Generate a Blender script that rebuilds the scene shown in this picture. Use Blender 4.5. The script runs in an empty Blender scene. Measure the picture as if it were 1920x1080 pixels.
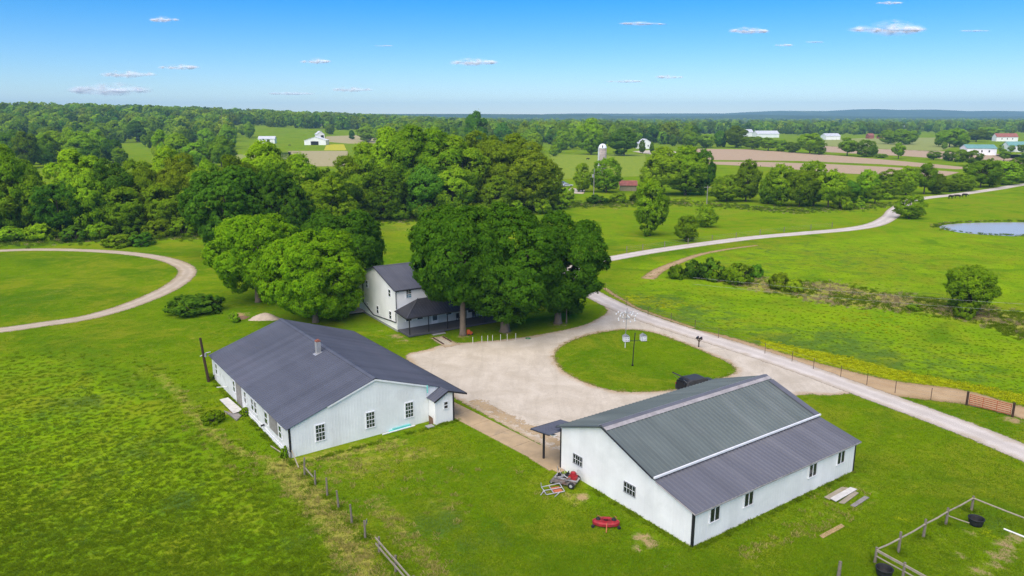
import bpy, math, random
import numpy as np
from mathutils import Vector, Matrix

# ------------------------------------------------------------------ camera, sky, sun, exposure
SC = bpy.context.scene
COL = SC.collection
CAM_H, FPX, HORIZON = 28.0, 1390.0, 218.0
PITCH = math.atan((540.0 - HORIZON) / FPX)
cam_data = bpy.data.cameras.new('camera')
cam_data.sensor_width = 36.0
cam_data.lens = 36.0 * FPX / 1920.0
cam_data.clip_start, cam_data.clip_end = 0.5, 60000.0
cam = bpy.data.objects.new('camera', cam_data)
COL.objects.link(cam)
cam.location = (0, 0, CAM_H)
cam.rotation_euler = (math.pi / 2 - PITCH, 0, 0)
SC.camera = cam

SUN_EL, SUN_AZ = math.radians(53), math.radians(203)        # behind the camera, to its left
wd = bpy.data.worlds.new('World')
SC.world = wd
wd.use_nodes = True
wn, wl = wd.node_tree.nodes, wd.node_tree.links
wn.clear()
w_out = wn.new('ShaderNodeOutputWorld')
w_bg = wn.new('ShaderNodeBackground')
w_sky = wn.new('ShaderNodeTexSky')
w_sky.sky_type = 'NISHITA'
w_sky.sun_disc = False
w_sky.sun_elevation = SUN_EL
w_sky.sun_rotation = SUN_AZ
w_sky.altitude = 200
w_sky.air_density = 1.0
w_sky.dust_density = 0.0
w_sky.ozone_density = 2.0
w_hs = wn.new('ShaderNodeHueSaturation')
w_hs.inputs['Saturation'].default_value = 1.45
w_tint = wn.new('ShaderNodeMix')
w_tint.data_type, w_tint.blend_type = 'RGBA', 'MULTIPLY'
w_tint.inputs[0].default_value = 1.0
w_tint.inputs[7].default_value = (0.76, 0.87, 1.10, 1)
wl.new(w_sky.outputs[0], w_tint.inputs[6])
wl.new(w_tint.outputs[2], w_hs.inputs['Color'])
wl.new(w_hs.outputs[0], w_bg.inputs['Color'])
w_bg.inputs['Strength'].default_value = 0.098
wl.new(w_bg.outputs[0], w_out.inputs['Surface'])

sun_data = bpy.data.lights.new('sun', 'SUN')
sun_data.energy = 3.9
sun_data.angle = math.radians(80)
sun_data.color = (1.0, 0.88, 0.74)
sun = bpy.data.objects.new('sun', sun_data)
COL.objects.link(sun)
to_sun = Vector((math.cos(SUN_EL) * math.sin(SUN_AZ), math.cos(SUN_EL) * math.cos(SUN_AZ), math.sin(SUN_EL)))
sun.rotation_euler = (-to_sun).to_track_quat('-Z', 'Y').to_euler()
sun.location = (0, 0, 60)

SC.view_settings.view_transform = 'Standard'
SC.view_settings.look = 'None'
SC.view_settings.exposure = 0.5
SC.view_settings.gamma = 1.0
SC.view_settings.use_curve_mapping = False
SC.render.engine = 'CYCLES'
SC.cycles.max_bounces = 9
SC.cycles.diffuse_bounces = 6
SC.cycles.glossy_bounces = 2
SC.cycles.transmission_bounces = 6
SC.cycles.transparent_max_bounces = 48
SC.cycles.volume_bounces = 0
SC.cycles.use_denoising = True
SC.cycles.denoiser = 'OPENIMAGEDENOISE'
SC.cycles.denoising_input_passes = 'RGB_ALBEDO_NORMAL'
SC.cycles.denoising_prefilter = 'NONE'

rng = np.random.default_rng(7)
random.seed(7)

# ------------------------------------------------------------------ terrain and placement
def sstep(a, b, x):
    t = np.clip((np.asarray(x, float) - a) / (b - a), 0, 1)
    return t * t * (3 - 2 * t)

def ray(u, v):
    x, y = (u - 960) / FPX, -(v - 540) / FPX
    c, s = math.cos(PITCH), math.sin(PITCH)
    return np.array([x, c + y * s, -s + y * c])

def flat(u, v, z=0.0):
    d = ray(u, v)
    t = (z - CAM_H) / d[2]
    return np.array([d[0] * t, d[1] * t])

def sd_poly(P, poly):
    """signed distance to a polygon, positive inside"""
    P = np.asarray(P, float)
    A = np.asarray(poly, float)
    B = np.roll(A, -1, 0)
    best = np.full(len(P), 1e18)
    ins = np.zeros(len(P), bool)
    for a, b in zip(A, B):
        e = b - a
        w = P - a
        t = np.clip((w @ e) / max(e @ e, 1e-9), 0, 1)
        q = w - t[:, None] * e
        best = np.minimum(best, (q * q).sum(1))
        c1 = (a[1] > P[:, 1]) != (b[1] > P[:, 1])
        with np.errstate(divide='ignore', invalid='ignore'):
            xi = (b[0] - a[0]) * (P[:, 1] - a[1]) / (b[1] - a[1]) + a[0]
        ins ^= c1 & (P[:, 0] < xi)
    d = np.sqrt(best)
    return np.where(ins, d, -d)

def d_line(P, pts):
    P = np.asarray(P, float)
    A = np.asarray(pts, float)
    best = np.full(len(P), 1e18)
    for a, b in zip(A[:-1], A[1:]):
        e = b - a
        w = P - a
        t = np.clip((w @ e) / max(e @ e, 1e-9), 0, 1)
        q = w - t[:, None] * e
        best = np.minimum(best, (q * q).sum(1))
    return np.sqrt(best)

def curve(pts, step=1.0, closed=False):
    """Catmull-Rom through world points, resampled"""
    p = [np.asarray(q, float) for q in pts]
    n = len(p)
    out = []
    rngi = range(n) if closed else range(n - 1)
    for i in rngi:
        if closed:
            a, b, c, d = p[(i - 1) % n], p[i], p[(i + 1) % n], p[(i + 2) % n]
        else:
            a, b, c, d = p[max(i - 1, 0)], p[i], p[i + 1], p[min(i + 2, n - 1)]
        k = max(2, min(60, int(np.linalg.norm(c - b) / step)))
        for j in range(k):
            t = j / k
            out.append(0.5 * (2 * b + (c - a) * t + (2 * a - 5 * b + 4 * c - d) * t * t + (3 * b - a - 3 * c + d) * t ** 3))
    if not closed:
        out.append(p[-1])
    return np.array(out)

def px_curve(pix, step=1.0, closed=False):
    return curve([flat(*q) for q in pix], step, closed)

POND = px_curve([(1762, 424), (1800, 418), (1870, 416), (1960, 416), (2060, 418), (2060, 444), (1960, 441), (1870, 440), (1800, 434)], 2, True)

def terrain(x, y):
    x = np.asarray(x, float)
    y = np.asarray(y, float)
    h = 31.0 * sstep(620, 1250, y) * sstep(120, -900, x) * sstep(4200, 1700, y)
    return h

def terrain_full(x, y):
    h = terrain(x, y)
    P = np.stack([np.ravel(x), np.ravel(y)], 1)
    m = (P[:, 0] > 60) & (P[:, 0] < 240) & (P[:, 1] > 140) & (P[:, 1] < 240)
    o = np.zeros(len(P))
    if m.any():
        o[m] = -0.9 * sstep(-1.5, 2.5, sd_poly(P[m], POND))
    return h + o.reshape(np.shape(x))

def tz(x, y):
    return float(terrain(x, y))

def gp(u, v):
    """the ground point seen at pixel (u, v) of the 1920x1080 photograph"""
    z = 0.0
    d = ray(u, v)
    for _ in range(30):
        t = (z - CAM_H) / min(d[2], -1e-4)
        z = 0.6 * z + 0.4 * tz(d[0] * t, d[1] * t)
    return np.array([d[0] * t, d[1] * t, tz(d[0] * t, d[1] * t)])

def depth_px(p):
    """pixels of the 1920 photograph per metre at a ground point"""
    return FPX / (p[1] * math.cos(PITCH) + (CAM_H - p[2]) * math.sin(PITCH))

def height_at(p, v):
    """height above ground point p that reaches image row v"""
    a = math.atan((HORIZON - v) / FPX * math.cos(PITCH) * math.cos(PITCH)) if False else None
    lo, hi = -5.0, 90.0
    c, s = math.cos(PITCH), math.sin(PITCH)
    for _ in range(40):
        m = (lo + hi) / 2
        dz = p[2] + m - CAM_H
        q = 540 - FPX * (p[1] * s + dz * c) / (p[1] * c - dz * s)
        if q > v:
            lo = m
        else:
            hi = m
    return m

# ------------------------------------------------------------------ mesh building
class MB:
    def __init__(self):
        self.v, self.f = [], []

    def add(self, verts, faces, M=None):
        o = len(self.v)
        for p in verts:
            self.v.append(tuple(M @ Vector(p)) if M is not None else tuple(p))
        self.f += [tuple(o + i for i in q) for q in faces]
        return self

    def box(self, x0, x1, y0, y1, z0, z1, M=None):
        v = [(x0, y0, z0), (x1, y0, z0), (x1, y1, z0), (x0, y1, z0), (x0, y0, z1), (x1, y0, z1), (x1, y1, z1), (x0, y1, z1)]
        return self.add(v, [(0, 3, 2, 1), (4, 5, 6, 7), (0, 1, 5, 4), (1, 2, 6, 5), (2, 3, 7, 6), (3, 0, 4, 7)], M)

    def bar(self, a, b, w, h=None, roll=0.0):
        """rectangular bar from a to b"""
        a, b = Vector(a), Vector(b)
        h = h or w
        d = (b - a)
        L = d.length
        M = Matrix.Translation(a) @ d.to_track_quat('Z', 'Y').to_matrix().to_4x4() @ Matrix.Rotation(roll, 4, 'Z')
        return self.box(-w / 2, w / 2, -h / 2, h / 2, 0, L, M)

    def tube(self, pts, rad, n=8, cap=True):
        pts = [Vector(p) for p in pts]
        if not hasattr(rad, '__len__'):
            rad = [rad] * len(pts)
        o = len(self.v)
        d0 = (pts[-1] - pts[0]).normalized()
        ref = Vector((1, 0, 0)) if abs(d0.x) < 0.8 else Vector((0, 1, 0))
        for i, p in enumerate(pts):
            d = (pts[min(i + 1, len(pts) - 1)] - pts[max(i - 1, 0)]).normalized()
            e1 = ref - d * ref.dot(d)
            e1 = e1.normalized() if e1.length > 1e-4 else d.orthogonal().normalized()
            e2 = d.cross(e1)
            for k in range(n):
                a = 2 * math.pi * k / n
                self.v.append(tuple(p + (e1 * math.cos(a) + e2 * math.sin(a)) * rad[i]))
        for i in range(len(pts) - 1):
            for k in range(n):
                a, b = o + i * n + k, o + i * n + (k + 1) % n
                self.f.append((a, b, b + n, a + n))
        if cap:
            self.f.append(tuple(o + k for k in range(n))[::-1])
            e = o + (len(pts) - 1) * n
            self.f.append(tuple(e + k for k in range(n)))
        return self

    def lathe(self, prof, n=16, M=None, cap=True):
        o = len(self.v)
        for r, z in prof:
            for k in range(n):
                a = 2 * math.pi * k / n
                p = Vector((r * math.cos(a), r * math.sin(a), z))
                self.v.append(tuple(M @ p) if M is not None else tuple(p))
        for i in range(len(prof) - 1):
            for k in range(n):
                a, b = o + i * n + k, o + i * n + (k + 1) % n
                self.f.append((a, b, b + n, a + n))
        if cap:
            self.f.append(tuple(o + k for k in range(n))[::-1])
            e = o + (len(prof) - 1) * n
            self.f.append(tuple(e + k for k in range(n)))
        return self

    def prism(self, poly, axis, a, b, M=None):
        """extrude a 2D polygon along axis (0: x, 1: y) from a to b; polygon in the two other coordinates"""
        n = len(poly)
        mk = (lambda p, t: (t, p[0], p[1])) if axis == 0 else (lambda p, t: (p[0], t, p[1]))
        v = [mk(p, a) for p in poly] + [mk(p, b) for p in poly]
        f = [tuple(range(n))[::-1], tuple(range(n, 2 * n))] + [(i, (i + 1) % n, n + (i + 1) % n, n + i) for i in range(n)]
        return self.add(v, f, M)

    def slab(self, p, t):
        """a quad p (4 points, counter-clockwise from above) thickened downwards by t along its normal"""
        p = [Vector(q) for q in p]
        nrm = (p[1] - p[0]).cross(p[2] - p[0]).normalized()
        v = [tuple(q) for q in p] + [tuple(q - nrm * t) for q in p]
        return self.add(v, [(0, 1, 2, 3), (7, 6, 5, 4), (0, 4, 5, 1), (1, 5, 6, 2), (2, 6, 7, 3), (3, 7, 4, 0)])

    def build(self, name, material, parent=None, smooth=False, **props):
        me = bpy.data.meshes.new(name)
        me.from_pydata(self.v, [], self.f)
        me.update()
        if smooth:
            for p in me.polygons:
                p.use_smooth = True
        return link(name, me, material, parent, **props)

def link(name, me, material=None, parent=None, **props):
    o = bpy.data.objects.new(name, me)
    COL.objects.link(o)
    if material is not None and me is not None and not me.materials:
        me.materials.append(material)
    if parent is not None:
        o.parent = parent
    for k, v in props.items():
        if v:
            o[k] = v
    return o

def thing(name, label, category, loc=(0, 0, 0), rz=0.0, group=None):
    o = bpy.data.objects.new(name, None)
    COL.objects.link(o)
    o.location = loc
    o.rotation_euler = (0, 0, rz)
    o.empty_display_size = 0.3
    o['label'], o['category'] = label, category
    if group:
        o['group'] = group
    return o

def copy_tree(o, parent=None):
    c = o.copy()
    COL.objects.link(c)
    c.parent = parent
    for ch in list(o.children):
        copy_tree(ch, c)
    return c

def np_mesh(name, verts, faces_flat, nper):
    """fast mesh from numpy arrays with constant face size"""
    me = bpy.data.meshes.new(name)
    nv, nf = len(verts), len(faces_flat) // nper
    me.vertices.add(nv)
    me.vertices.foreach_set('co', np.ascontiguousarray(verts, dtype=np.float32).ravel())
    me.loops.add(nf * nper)
    me.loops.foreach_set('vertex_index', np.ascontiguousarray(faces_flat, dtype=np.int32))
    me.polygons.add(nf)
    me.polygons.foreach_set('loop_start', np.arange(0, nf * nper, nper, dtype=np.int32))
    me.update(calc_edges=True)
    return me

def set_attr(me, name, arr, kind='FLOAT'):
    a = me.attributes.new(name, kind, 'POINT')
    key = {'FLOAT': 'value', 'FLOAT_VECTOR': 'vector', 'FLOAT_COLOR': 'color', 'INT': 'value'}[kind]
    a.data.foreach_set(key, np.ascontiguousarray(arr, dtype=np.int32 if kind == 'INT' else np.float32).ravel())

# ------------------------------------------------------------------ materials
class NT:
    """small helper round a node tree"""
    def __init__(self, m):
        self.t = m.node_tree
        self.n, self.l = self.t.nodes, self.t.links

    def node(self, typ, **kw):
        nd = self.n.new(typ)
        for k, v in kw.items():
            setattr(nd, k, v)
        return nd

    def set(self, sock, v):
        if isinstance(v, bpy.types.NodeSocket):
            self.l.new(v, sock)
        elif hasattr(v, '__len__') and len(v) == 3 and sock.type == 'RGBA':
            sock.default_value = (*v, 1)
        else:
            sock.default_value = v

    def noise(self, scale, detail=4, rough=0.55, vec=None, distortion=0.0):
        nd = self.node('ShaderNodeTexNoise')
        nd.inputs['Scale'].default_value = scale
        nd.inputs['Detail'].default_value = detail
        nd.inputs['Roughness'].default_value = rough
        nd.inputs['Distortion'].default_value = distortion
        if vec is not None:
            self.l.new(vec, nd.inputs['Vector'])
        return nd.outputs['Fac']

    def coord(self, kind='Object', scale=None, rot=None):
        c = self.node('ShaderNodeTexCoord').outputs[kind]
        if scale or rot:
            mp = self.node('ShaderNodeMapping')
            if scale:
                mp.inputs['Scale'].default_value = scale
            if rot:
                mp.inputs['Rotation'].default_value = rot
            self.l.new(c, mp.inputs['Vector'])
            return mp.outputs['Vector']
        return c

    def mix(self, fac, a, b, blend='MIX'):
        nd = self.node('ShaderNodeMix', data_type='RGBA', blend_type=blend)
        self.set(nd.inputs[0], fac)
        self.set(nd.inputs[6], a)
        self.set(nd.inputs[7], b)
        return nd.outputs[2]

    def math(self, op, a, b=0.0, clamp=False):
        nd = self.node('ShaderNodeMath', operation=op, use_clamp=clamp)
        self.set(nd.inputs[0], a)
        self.set(nd.inputs[1], b)
        return nd.outputs[0]

    def ramp(self, x, lo, hi, a=0.0, b=1.0, smooth=True):
        nd = self.node('ShaderNodeMapRange', interpolation_type='SMOOTHSTEP' if smooth else 'LINEAR')
        self.set(nd.inputs[0], x)
        for i, v in enumerate((lo, hi, a, b)):
            nd.inputs[i + 1].default_value = v
        return nd.outputs[0]

    def attr(self, name):
        return self.node('ShaderNodeAttribute', attribute_name=name)

    def bump(self, h, strength=0.3, dist=0.02):
        nd = self.node('ShaderNodeBump')
        nd.inputs['Strength'].default_value = strength
        nd.inputs['Distance'].default_value = dist
        self.l.new(h, nd.inputs['Height'])
        return nd.outputs['Normal']

def new_mat(name):
    m = bpy.data.materials.new(name)
    m.use_nodes = True
    t = NT(m)
    b = t.n['Principled BSDF']
    return m, t, b

def pmat(name, col, rough=0.7, var=0.12, scale=2.0, metal=0.0, spec=0.4, fine=0.0, stain=None, stain_amt=0.0, bump=0.0, streak=None, panel=None, panel_var=0.06):
    """plain procedural material: colour with mottling, fine grain, optional stains"""
    m, t, b = new_mat(name)
    co = t.coord('Object', streak) if streak else t.coord('Object')
    n1 = t.noise(scale, 5, 0.6, co)
    lo = tuple(max(0, c * (1 - var)) for c in col)
    hi = tuple(c * (1 + var) for c in col)
    c = t.mix(t.ramp(n1, 0.3, 0.7), lo, hi)
    if fine:
        n2 = t.noise(scale * 14, 3, 0.7, co)
        c = t.mix(fine, c, t.mix(n2, tuple(x * 0.5 for x in col), tuple(min(1, x * 1.5) for x in col)))
    if stain is not None:
        n3 = t.noise(scale * 0.7, 6, 0.65, co, 0.6)
        c = t.mix(t.ramp(n3, 0.52, 0.72, 0, stain_amt), c, stain)
    if panel is not None:      # sheets of slightly different age
        sp = t.node('ShaderNodeSeparateXYZ')
        t.l.new(t.coord('Object'), sp.inputs[0])
        ax = t.math('ADD', t.math('MULTIPLY', sp.outputs[0], panel[0]), t.math('MULTIPLY', sp.outputs[1], panel[1]))
        wn_ = t.node('ShaderNodeTexWhiteNoise', noise_dimensions='1D')
        t.l.new(t.math('FLOOR', ax), wn_.inputs['W'])
        f_ = t.ramp(wn_.outputs['Value'], 0, 1, 1 - panel_var, 1 + panel_var, False)
        cb_ = t.node('ShaderNodeCombineColor')
        for i_ in range(3):
            t.l.new(f_, cb_.inputs[i_])
        c = t.mix(1.0, c, cb_.outputs[0], 'MULTIPLY')
    t.l.new(c, b.inputs['Base Color'])
    t.l.new(t.ramp(n1, 0.2, 0.8, rough - 0.06, rough + 0.06), b.inputs['Roughness'])
    b.inputs['Metallic'].default_value = metal
    b.inputs['Specular IOR Level'].default_value = spec
    if bump:
        t.l.new(t.bump(t.noise(scale * 8, 4, 0.6, co), bump, 0.03), b.inputs['Normal'])
    return m

M = {}
M['wall_white'] = pmat('white_siding', (0.86, 0.86, 0.84), 0.5, 0.05, 0.6, stain=(0.70, 0.71, 0.68), stain_amt=0.35, panel=(1.1, 1.1), panel_var=0.025)
M['wall_grey'] = pmat('pale_siding', (0.82, 0.84, 0.82), 0.5, 0.05, 0.6, stain=(0.68, 0.66, 0.63), stain_amt=0.35, panel=(1.1, 1.1), panel_var=0.025)
M['wall_old'] = pmat('old_white_boards', (0.72, 0.73, 0.71), 0.7, 0.08, 0.8, fine=0.12, stain=(0.36, 0.36, 0.31), stain_amt=0.5)
M['house_white'] = pmat('house_siding', (0.87, 0.87, 0.85), 0.55, 0.04, 0.5, stain=(0.72, 0.73, 0.70), stain_amt=0.3)
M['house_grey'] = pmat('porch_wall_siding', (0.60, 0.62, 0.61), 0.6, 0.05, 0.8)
M['roof_slate'] = pmat('slate_blue_metal', (0.098, 0.107, 0.134), 0.6, 0.10, 0.35, spec=0.2, stain=(0.12, 0.12, 0.15), stain_amt=0.4, streak=(1, 0.25, 1), panel=(0.0, 1.1), panel_var=0.08)
M['roof_green'] = pmat('green_grey_metal', (0.125, 0.150, 0.142), 0.5, 0.10, 0.4, spec=0.3, stain=(0.18, 0.20, 0.19), stain_amt=0.45, streak=(1, 0.25, 1), panel=(1.1, 0.0), panel_var=0.07)
M['roof_violet'] = pmat('violet_grey_metal', (0.134, 0.138, 0.158), 0.5, 0.08, 0.4, spec=0.3, stain=(0.185, 0.185, 0.195), stain_amt=0.4, streak=(1, 0.25, 1), panel=(1.1, 0.0), panel_var=0.05)
M['roof_dark'] = pmat('charcoal_metal', (0.10, 0.102, 0.115), 0.45, 0.08, 0.5, spec=0.4, panel=(1.1, 0.0))
M['roof_black'] = pmat('black_metal', (0.028, 0.028, 0.034), 0.4, 0.15, 0.7, spec=0.5, stain=(0.06, 0.06, 0.07), stain_amt=0.5)
M['ridge_pale'] = pmat('weathered_ridge_metal', (0.36, 0.34, 0.33), 0.6, 0.25, 1.6, fine=0.3, stain=(0.18, 0.15, 0.15), stain_amt=0.7)
M['trim_black'] = pmat('black_trim', (0.018, 0.017, 0.022), 0.45, 0.2, 2)
M['trim_white'] = pmat('white_trim', (0.80, 0.81, 0.81), 0.5, 0.05, 2, stain=(0.55, 0.55, 0.52), stain_amt=0.3)
M['glass'] = pmat('window_glass', (0.02, 0.026, 0.03), 0.08, 0.4, 0.9, spec=0.6)
M['glass_green'] = pmat('window_glass_green', (0.025, 0.045, 0.03), 0.1, 0.5, 2.5, spec=0.6)
M['board_grey'] = pmat('weathered_boards', (0.27, 0.25, 0.23), 0.85, 0.25, 3, fine=0.3, stain=(0.10, 0.09, 0.08), stain_amt=0.6)
M['wood_post'] = pmat('weathered_post', (0.20, 0.17, 0.13), 0.9, 0.25, 3, fine=0.35, stain=(0.07, 0.06, 0.05), stain_amt=0.7)
M['wood_rail'] = pmat('pale_rail_wood', (0.33, 0.29, 0.21), 0.85, 0.2, 2, fine=0.3, stain=(0.16, 0.14, 0.11), stain_amt=0.6)
M['wood_dark'] = pmat('creosoted_pole', (0.055, 0.03, 0.018), 0.85, 0.3, 3, fine=0.3)
M['wood_fresh'] = pmat('tan_board', (0.42, 0.29, 0.13), 0.8, 0.2, 3, fine=0.3)
M['concrete'] = pmat('tan_concrete', (0.44, 0.325, 0.185), 0.9, 0.12, 0.8, fine=0.15, stain=(0.30, 0.24, 0.16), stain_amt=0.6)
M['concrete_grey'] = pmat('grey_concrete', (0.33, 0.33, 0.32), 0.9, 0.15, 1.5, fine=0.2, stain=(0.18, 0.18, 0.17), stain_amt=0.5)
M['deck'] = pmat('porch_boards', (0.085, 0.085, 0.095), 0.6, 0.15, 2, fine=0.15)
M['brick'] = pmat('chimney_brick', (0.30, 0.11, 0.07), 0.9, 0.3, 6, fine=0.3)
M['metal_grey'] = pmat('grey_metal', (0.30, 0.31, 0.32), 0.5, 0.2, 3, metal=0.3)
M['galv'] = pmat('galvanised_metal', (0.52, 0.53, 0.54), 0.45, 0.15, 3, metal=0.4, stain=(0.30, 0.18, 0.10), stain_amt=0.4)
M['rust'] = pmat('rusty_tube', (0.40, 0.12, 0.05), 0.75, 0.3, 4, fine=0.3)
M['red'] = pmat('red_paint', (0.33, 0.018, 0.025), 0.6, 0.35, 4, fine=0.25, stain=(0.12, 0.045, 0.035), stain_amt=0.85)
M['rubber'] = pmat('black_rubber', (0.018, 0.018, 0.02), 0.75, 0.25, 4)
M['car_black'] = pmat('dark_car_paint', (0.05, 0.05, 0.05), 0.5, 0.1, 1, spec=0.2)
M['car_grey'] = pmat('grey_car_paint', (0.16, 0.18, 0.20), 0.3, 0.1, 1, spec=0.6)
M['car_silver'] = pmat('silver_car_paint', (0.42, 0.45, 0.48), 0.3, 0.08, 1, spec=0.6)
M['teal'] = pmat('teal_plastic', (0.20, 0.62, 0.55), 0.5, 0.1, 2)
M['siding_sheet'] = pmat('dirty_white_sheet', (0.58, 0.57, 0.53), 0.7, 0.15, 2, fine=0.2, stain=(0.38, 0.35, 0.29), stain_amt=0.6)
M['pvc'] = pmat('white_pvc', (0.80, 0.80, 0.77), 0.5, 0.05, 2, stain=(0.5, 0.48, 0.42), stain_amt=0.4)
M['plastic_white'] = pmat('white_plastic', (0.82, 0.84, 0.86), 0.45, 0.05, 3)
M['orange'] = pmat('orange_plastic', (0.55, 0.10, 0.03), 0.5, 0.15, 3)
M['bark'] = pmat('grey_brown_bark', (0.19, 0.145, 0.105), 0.95, 0.35, 4, fine=0.5, stain=(0.08, 0.06, 0.045), stain_amt=0.6, bump=0.6, streak=(1, 1, 0.35))
M['bark_dark'] = pmat('dark_bark', (0.075, 0.06, 0.045), 0.95, 0.35, 3, fine=0.4)
M['sand'] = pmat('pale_sand', (0.50, 0.41, 0.31), 0.95, 0.15, 1.5, fine=0.3, stain=(0.33, 0.25, 0.18), stain_amt=0.5, bump=0.5)
M['soil'] = pmat('brown_soil', (0.20, 0.12, 0.07), 0.95, 0.3, 2, fine=0.4, bump=0.6)
M['hide'] = pmat('dark_hide', (0.022, 0.016, 0.013), 0.7, 0.3, 3)
M['tin_red'] = pmat('rusted_red_tin', (0.30, 0.10, 0.075), 0.6, 0.25, 0.9, stain=(0.30, 0.24, 0.21), stain_amt=0.7)
M['tin_pale'] = pmat('pale_tin', (0.55, 0.57, 0.60), 0.45, 0.1, 0.6, spec=0.5)
M['tin_teal'] = pmat('teal_tin', (0.16, 0.33, 0.30), 0.5, 0.08, 0.5)
M['silo'] = pmat('silo_staves', (0.36, 0.30, 0.27), 0.85, 0.3, 0.9, fine=0.3, stain=(0.16, 0.12, 0.10), stain_amt=0.7)
M['post_brown'] = pmat('brown_steel_post', (0.13, 0.085, 0.055), 0.8, 0.3, 3)
M['scrap'] = pmat('dirty_scrap_metal', (0.17, 0.15, 0.135), 0.7, 0.45, 4, fine=0.4, stain=(0.16, 0.06, 0.03), stain_amt=0.8)
M['gourd'] = pmat('gourd_shell', (0.72, 0.73, 0.74), 0.5, 0.1, 3)
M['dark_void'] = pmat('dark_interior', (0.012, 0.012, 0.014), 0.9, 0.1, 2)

ORD = ['first', 'second', 'third', 'fourth', 'fifth', 'sixth', 'seventh', 'eighth', 'ninth', 'tenth', 'eleventh', 'twelfth', 'thirteenth', 'fourteenth', 'fifteenth', 'sixteenth', 'seventeenth', 'eighteenth', 'nineteenth', 'twentieth', 'twenty-first', 'twenty-second', 'twenty-third']
LOOK = {'wood': 'green', 'fresh': 'fresh green', 'olive': 'olive green', 'deep': 'dark green', 'light': 'bright green', 'maple': 'green', 'far': 'green'}
def numbered(rows_):
    """rows in their order from left to right, each with its ordinal"""
    return [(ORD[i], r) for i, r in enumerate(sorted(rows_, key=lambda q: q[0]))]
# ------------------------------------------------------------------ ground cover fields (metres, world space)
def pxpoly(pix):
    return np.array([flat(*q) for q in pix])

TALL_L = pxpoly([(-400, 690), (150, 655), (320, 690), (400, 790), (510, 870), (630, 990), (720, 1120), (-500, 1120)])
TALL_R = pxpoly([(1140, 556), (1220, 590), (1330, 625), (1450, 650), (1600, 685), (1750, 718), (2150, 800), (2150, 440), (1700, 428), (1450, 455), (1250, 475), (1160, 500)])
YELLOW = pxpoly([(1425, 636), (1486, 649), (1583, 667), (1677, 692), (1805, 717), (1902, 736), (2000, 755), (2000, 783), (1902, 757), (1805, 731), (1677, 713), (1583, 692), (1486, 666), (1425, 652)])
REEDS = pxpoly([(1345, 528), (1420, 520), (1470, 530), (1560, 528), (1640, 545), (1760, 560), (1800, 566), (1925, 590), (2050, 605), (2050, 660), (1925, 640), (1830, 605), (1730, 588), (1640, 580), (1560, 572), (1480, 556), (1400, 542)])
DRY_LINES = [  # (pixel polyline, half width m, strength)
    ([(520, 872), (555, 900), (590, 940), (630, 990), (660, 1040), (685, 1085)], 1.1, 0.95),
    ([(560, 868), (650, 848), (740, 832)], 1.2, 0.6),
    ([(600, 900), (700, 880)], 1.2, 0.45), ([(620, 870), (720, 860), (800, 850)], 1.0, 0.5),
    ([(300, 700), (340, 745), (375, 790), (430, 840), (520, 872)], 0.7, 0.55), ([(255, 690), (310, 760), (380, 840), (480, 920)], 0.35, 0.3), ([(60, 900), (200, 960), (380, 1060)], 0.3, 0.3),
    ([(380, 625), (300, 660), (240, 720)], 0.8, 0.3), ([(1100, 640), (1200, 700)], 0.8, 0.2), ([(700, 940), (760, 1000), (820, 1080)], 0.9, 0.5), ([(1400, 1040), (1500, 1000), (1640, 940)], 0.5, 0.35), ([(820, 690), (1000, 610)], 0.3, 0.1),
    ([(330, 740), (360, 775), (400, 815)], 0.6, 0.35),
    ([(700, 880), (800, 900), (850, 960)], 1.2, 0.25),
    ([(1060, 925), (1080, 945)], 0.4, 0.6),
    ([(790, 900), (960, 880)], 0.8, 0.2),
    ([(1000, 900), (1020, 930)], 0.5, 0.35),
    ([(1500, 985), (1620, 900)], 1.0, 0.25),
]
DIRT_SPOTS = [  # (pixel, radius m, strength)
    ((1092, 932), 0.55, 0.9), ((1204, 1010), 0.7, 0.75), ((1222, 1022), 0.55, 0.7), ((1195, 1030), 0.35, 0.6), ((1560, 997), 0.35, 0.3),
    ((448, 590), 1.1, 0.95), ((742, 630), 0.9, 0.7), ((758, 638), 0.7, 0.7), ((716, 620), 0.6, 0.5), ((1180, 612), 1.2, 0.5),
    ((1885, 1025), 0.7, 0.7), ((1860, 1060), 0.6, 0.6), ((1895, 1040), 0.55, 0.7), ((1840, 1070), 0.5, 0.6), ((1770, 1015), 0.5, 0.4), ((1895, 787), 0.8, 0.8),
    ((1800, 1040), 0.5, 0.5), ((1905, 1010), 0.6, 0.7), ((1872, 1045), 0.7, 0.7), ((1820, 1000), 0.6, 0.35), ((1750, 1000), 0.7, 0.3), ((1830, 1072), 0.6, 0.6), ((1530, 960), 0.5, 0.4), ((1640, 925), 0.4, 0.4), ((640, 905), 0.35, 0.4), ((705, 930), 0.3, 0.4), ((770, 870), 0.4, 0.35), ((880, 860), 0.35, 0.3), ((830, 1010), 0.4, 0.35), ((1010, 1040), 0.4, 0.3), ((1250, 1060), 0.5, 0.4), ((1420, 1060), 0.4, 0.3), ((820, 765), 0.5, 0.5), ((905, 640), 0.8, 0.3), ((868, 632), 0.8, 0.6), ((948, 624), 1.0, 0.6), ((1047, 609), 1.2, 0.6), ((520, 960), 0.4, 0.4),
    ((690, 835), 0.5, 0.3), ((620, 855), 0.6, 0.4), ((432, 772), 0.9, 0.6), ((1140, 905), 0.4, 0.4), ((975, 990), 0.35, 0.35), ((800, 940), 0.4, 0.35),
]
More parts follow.
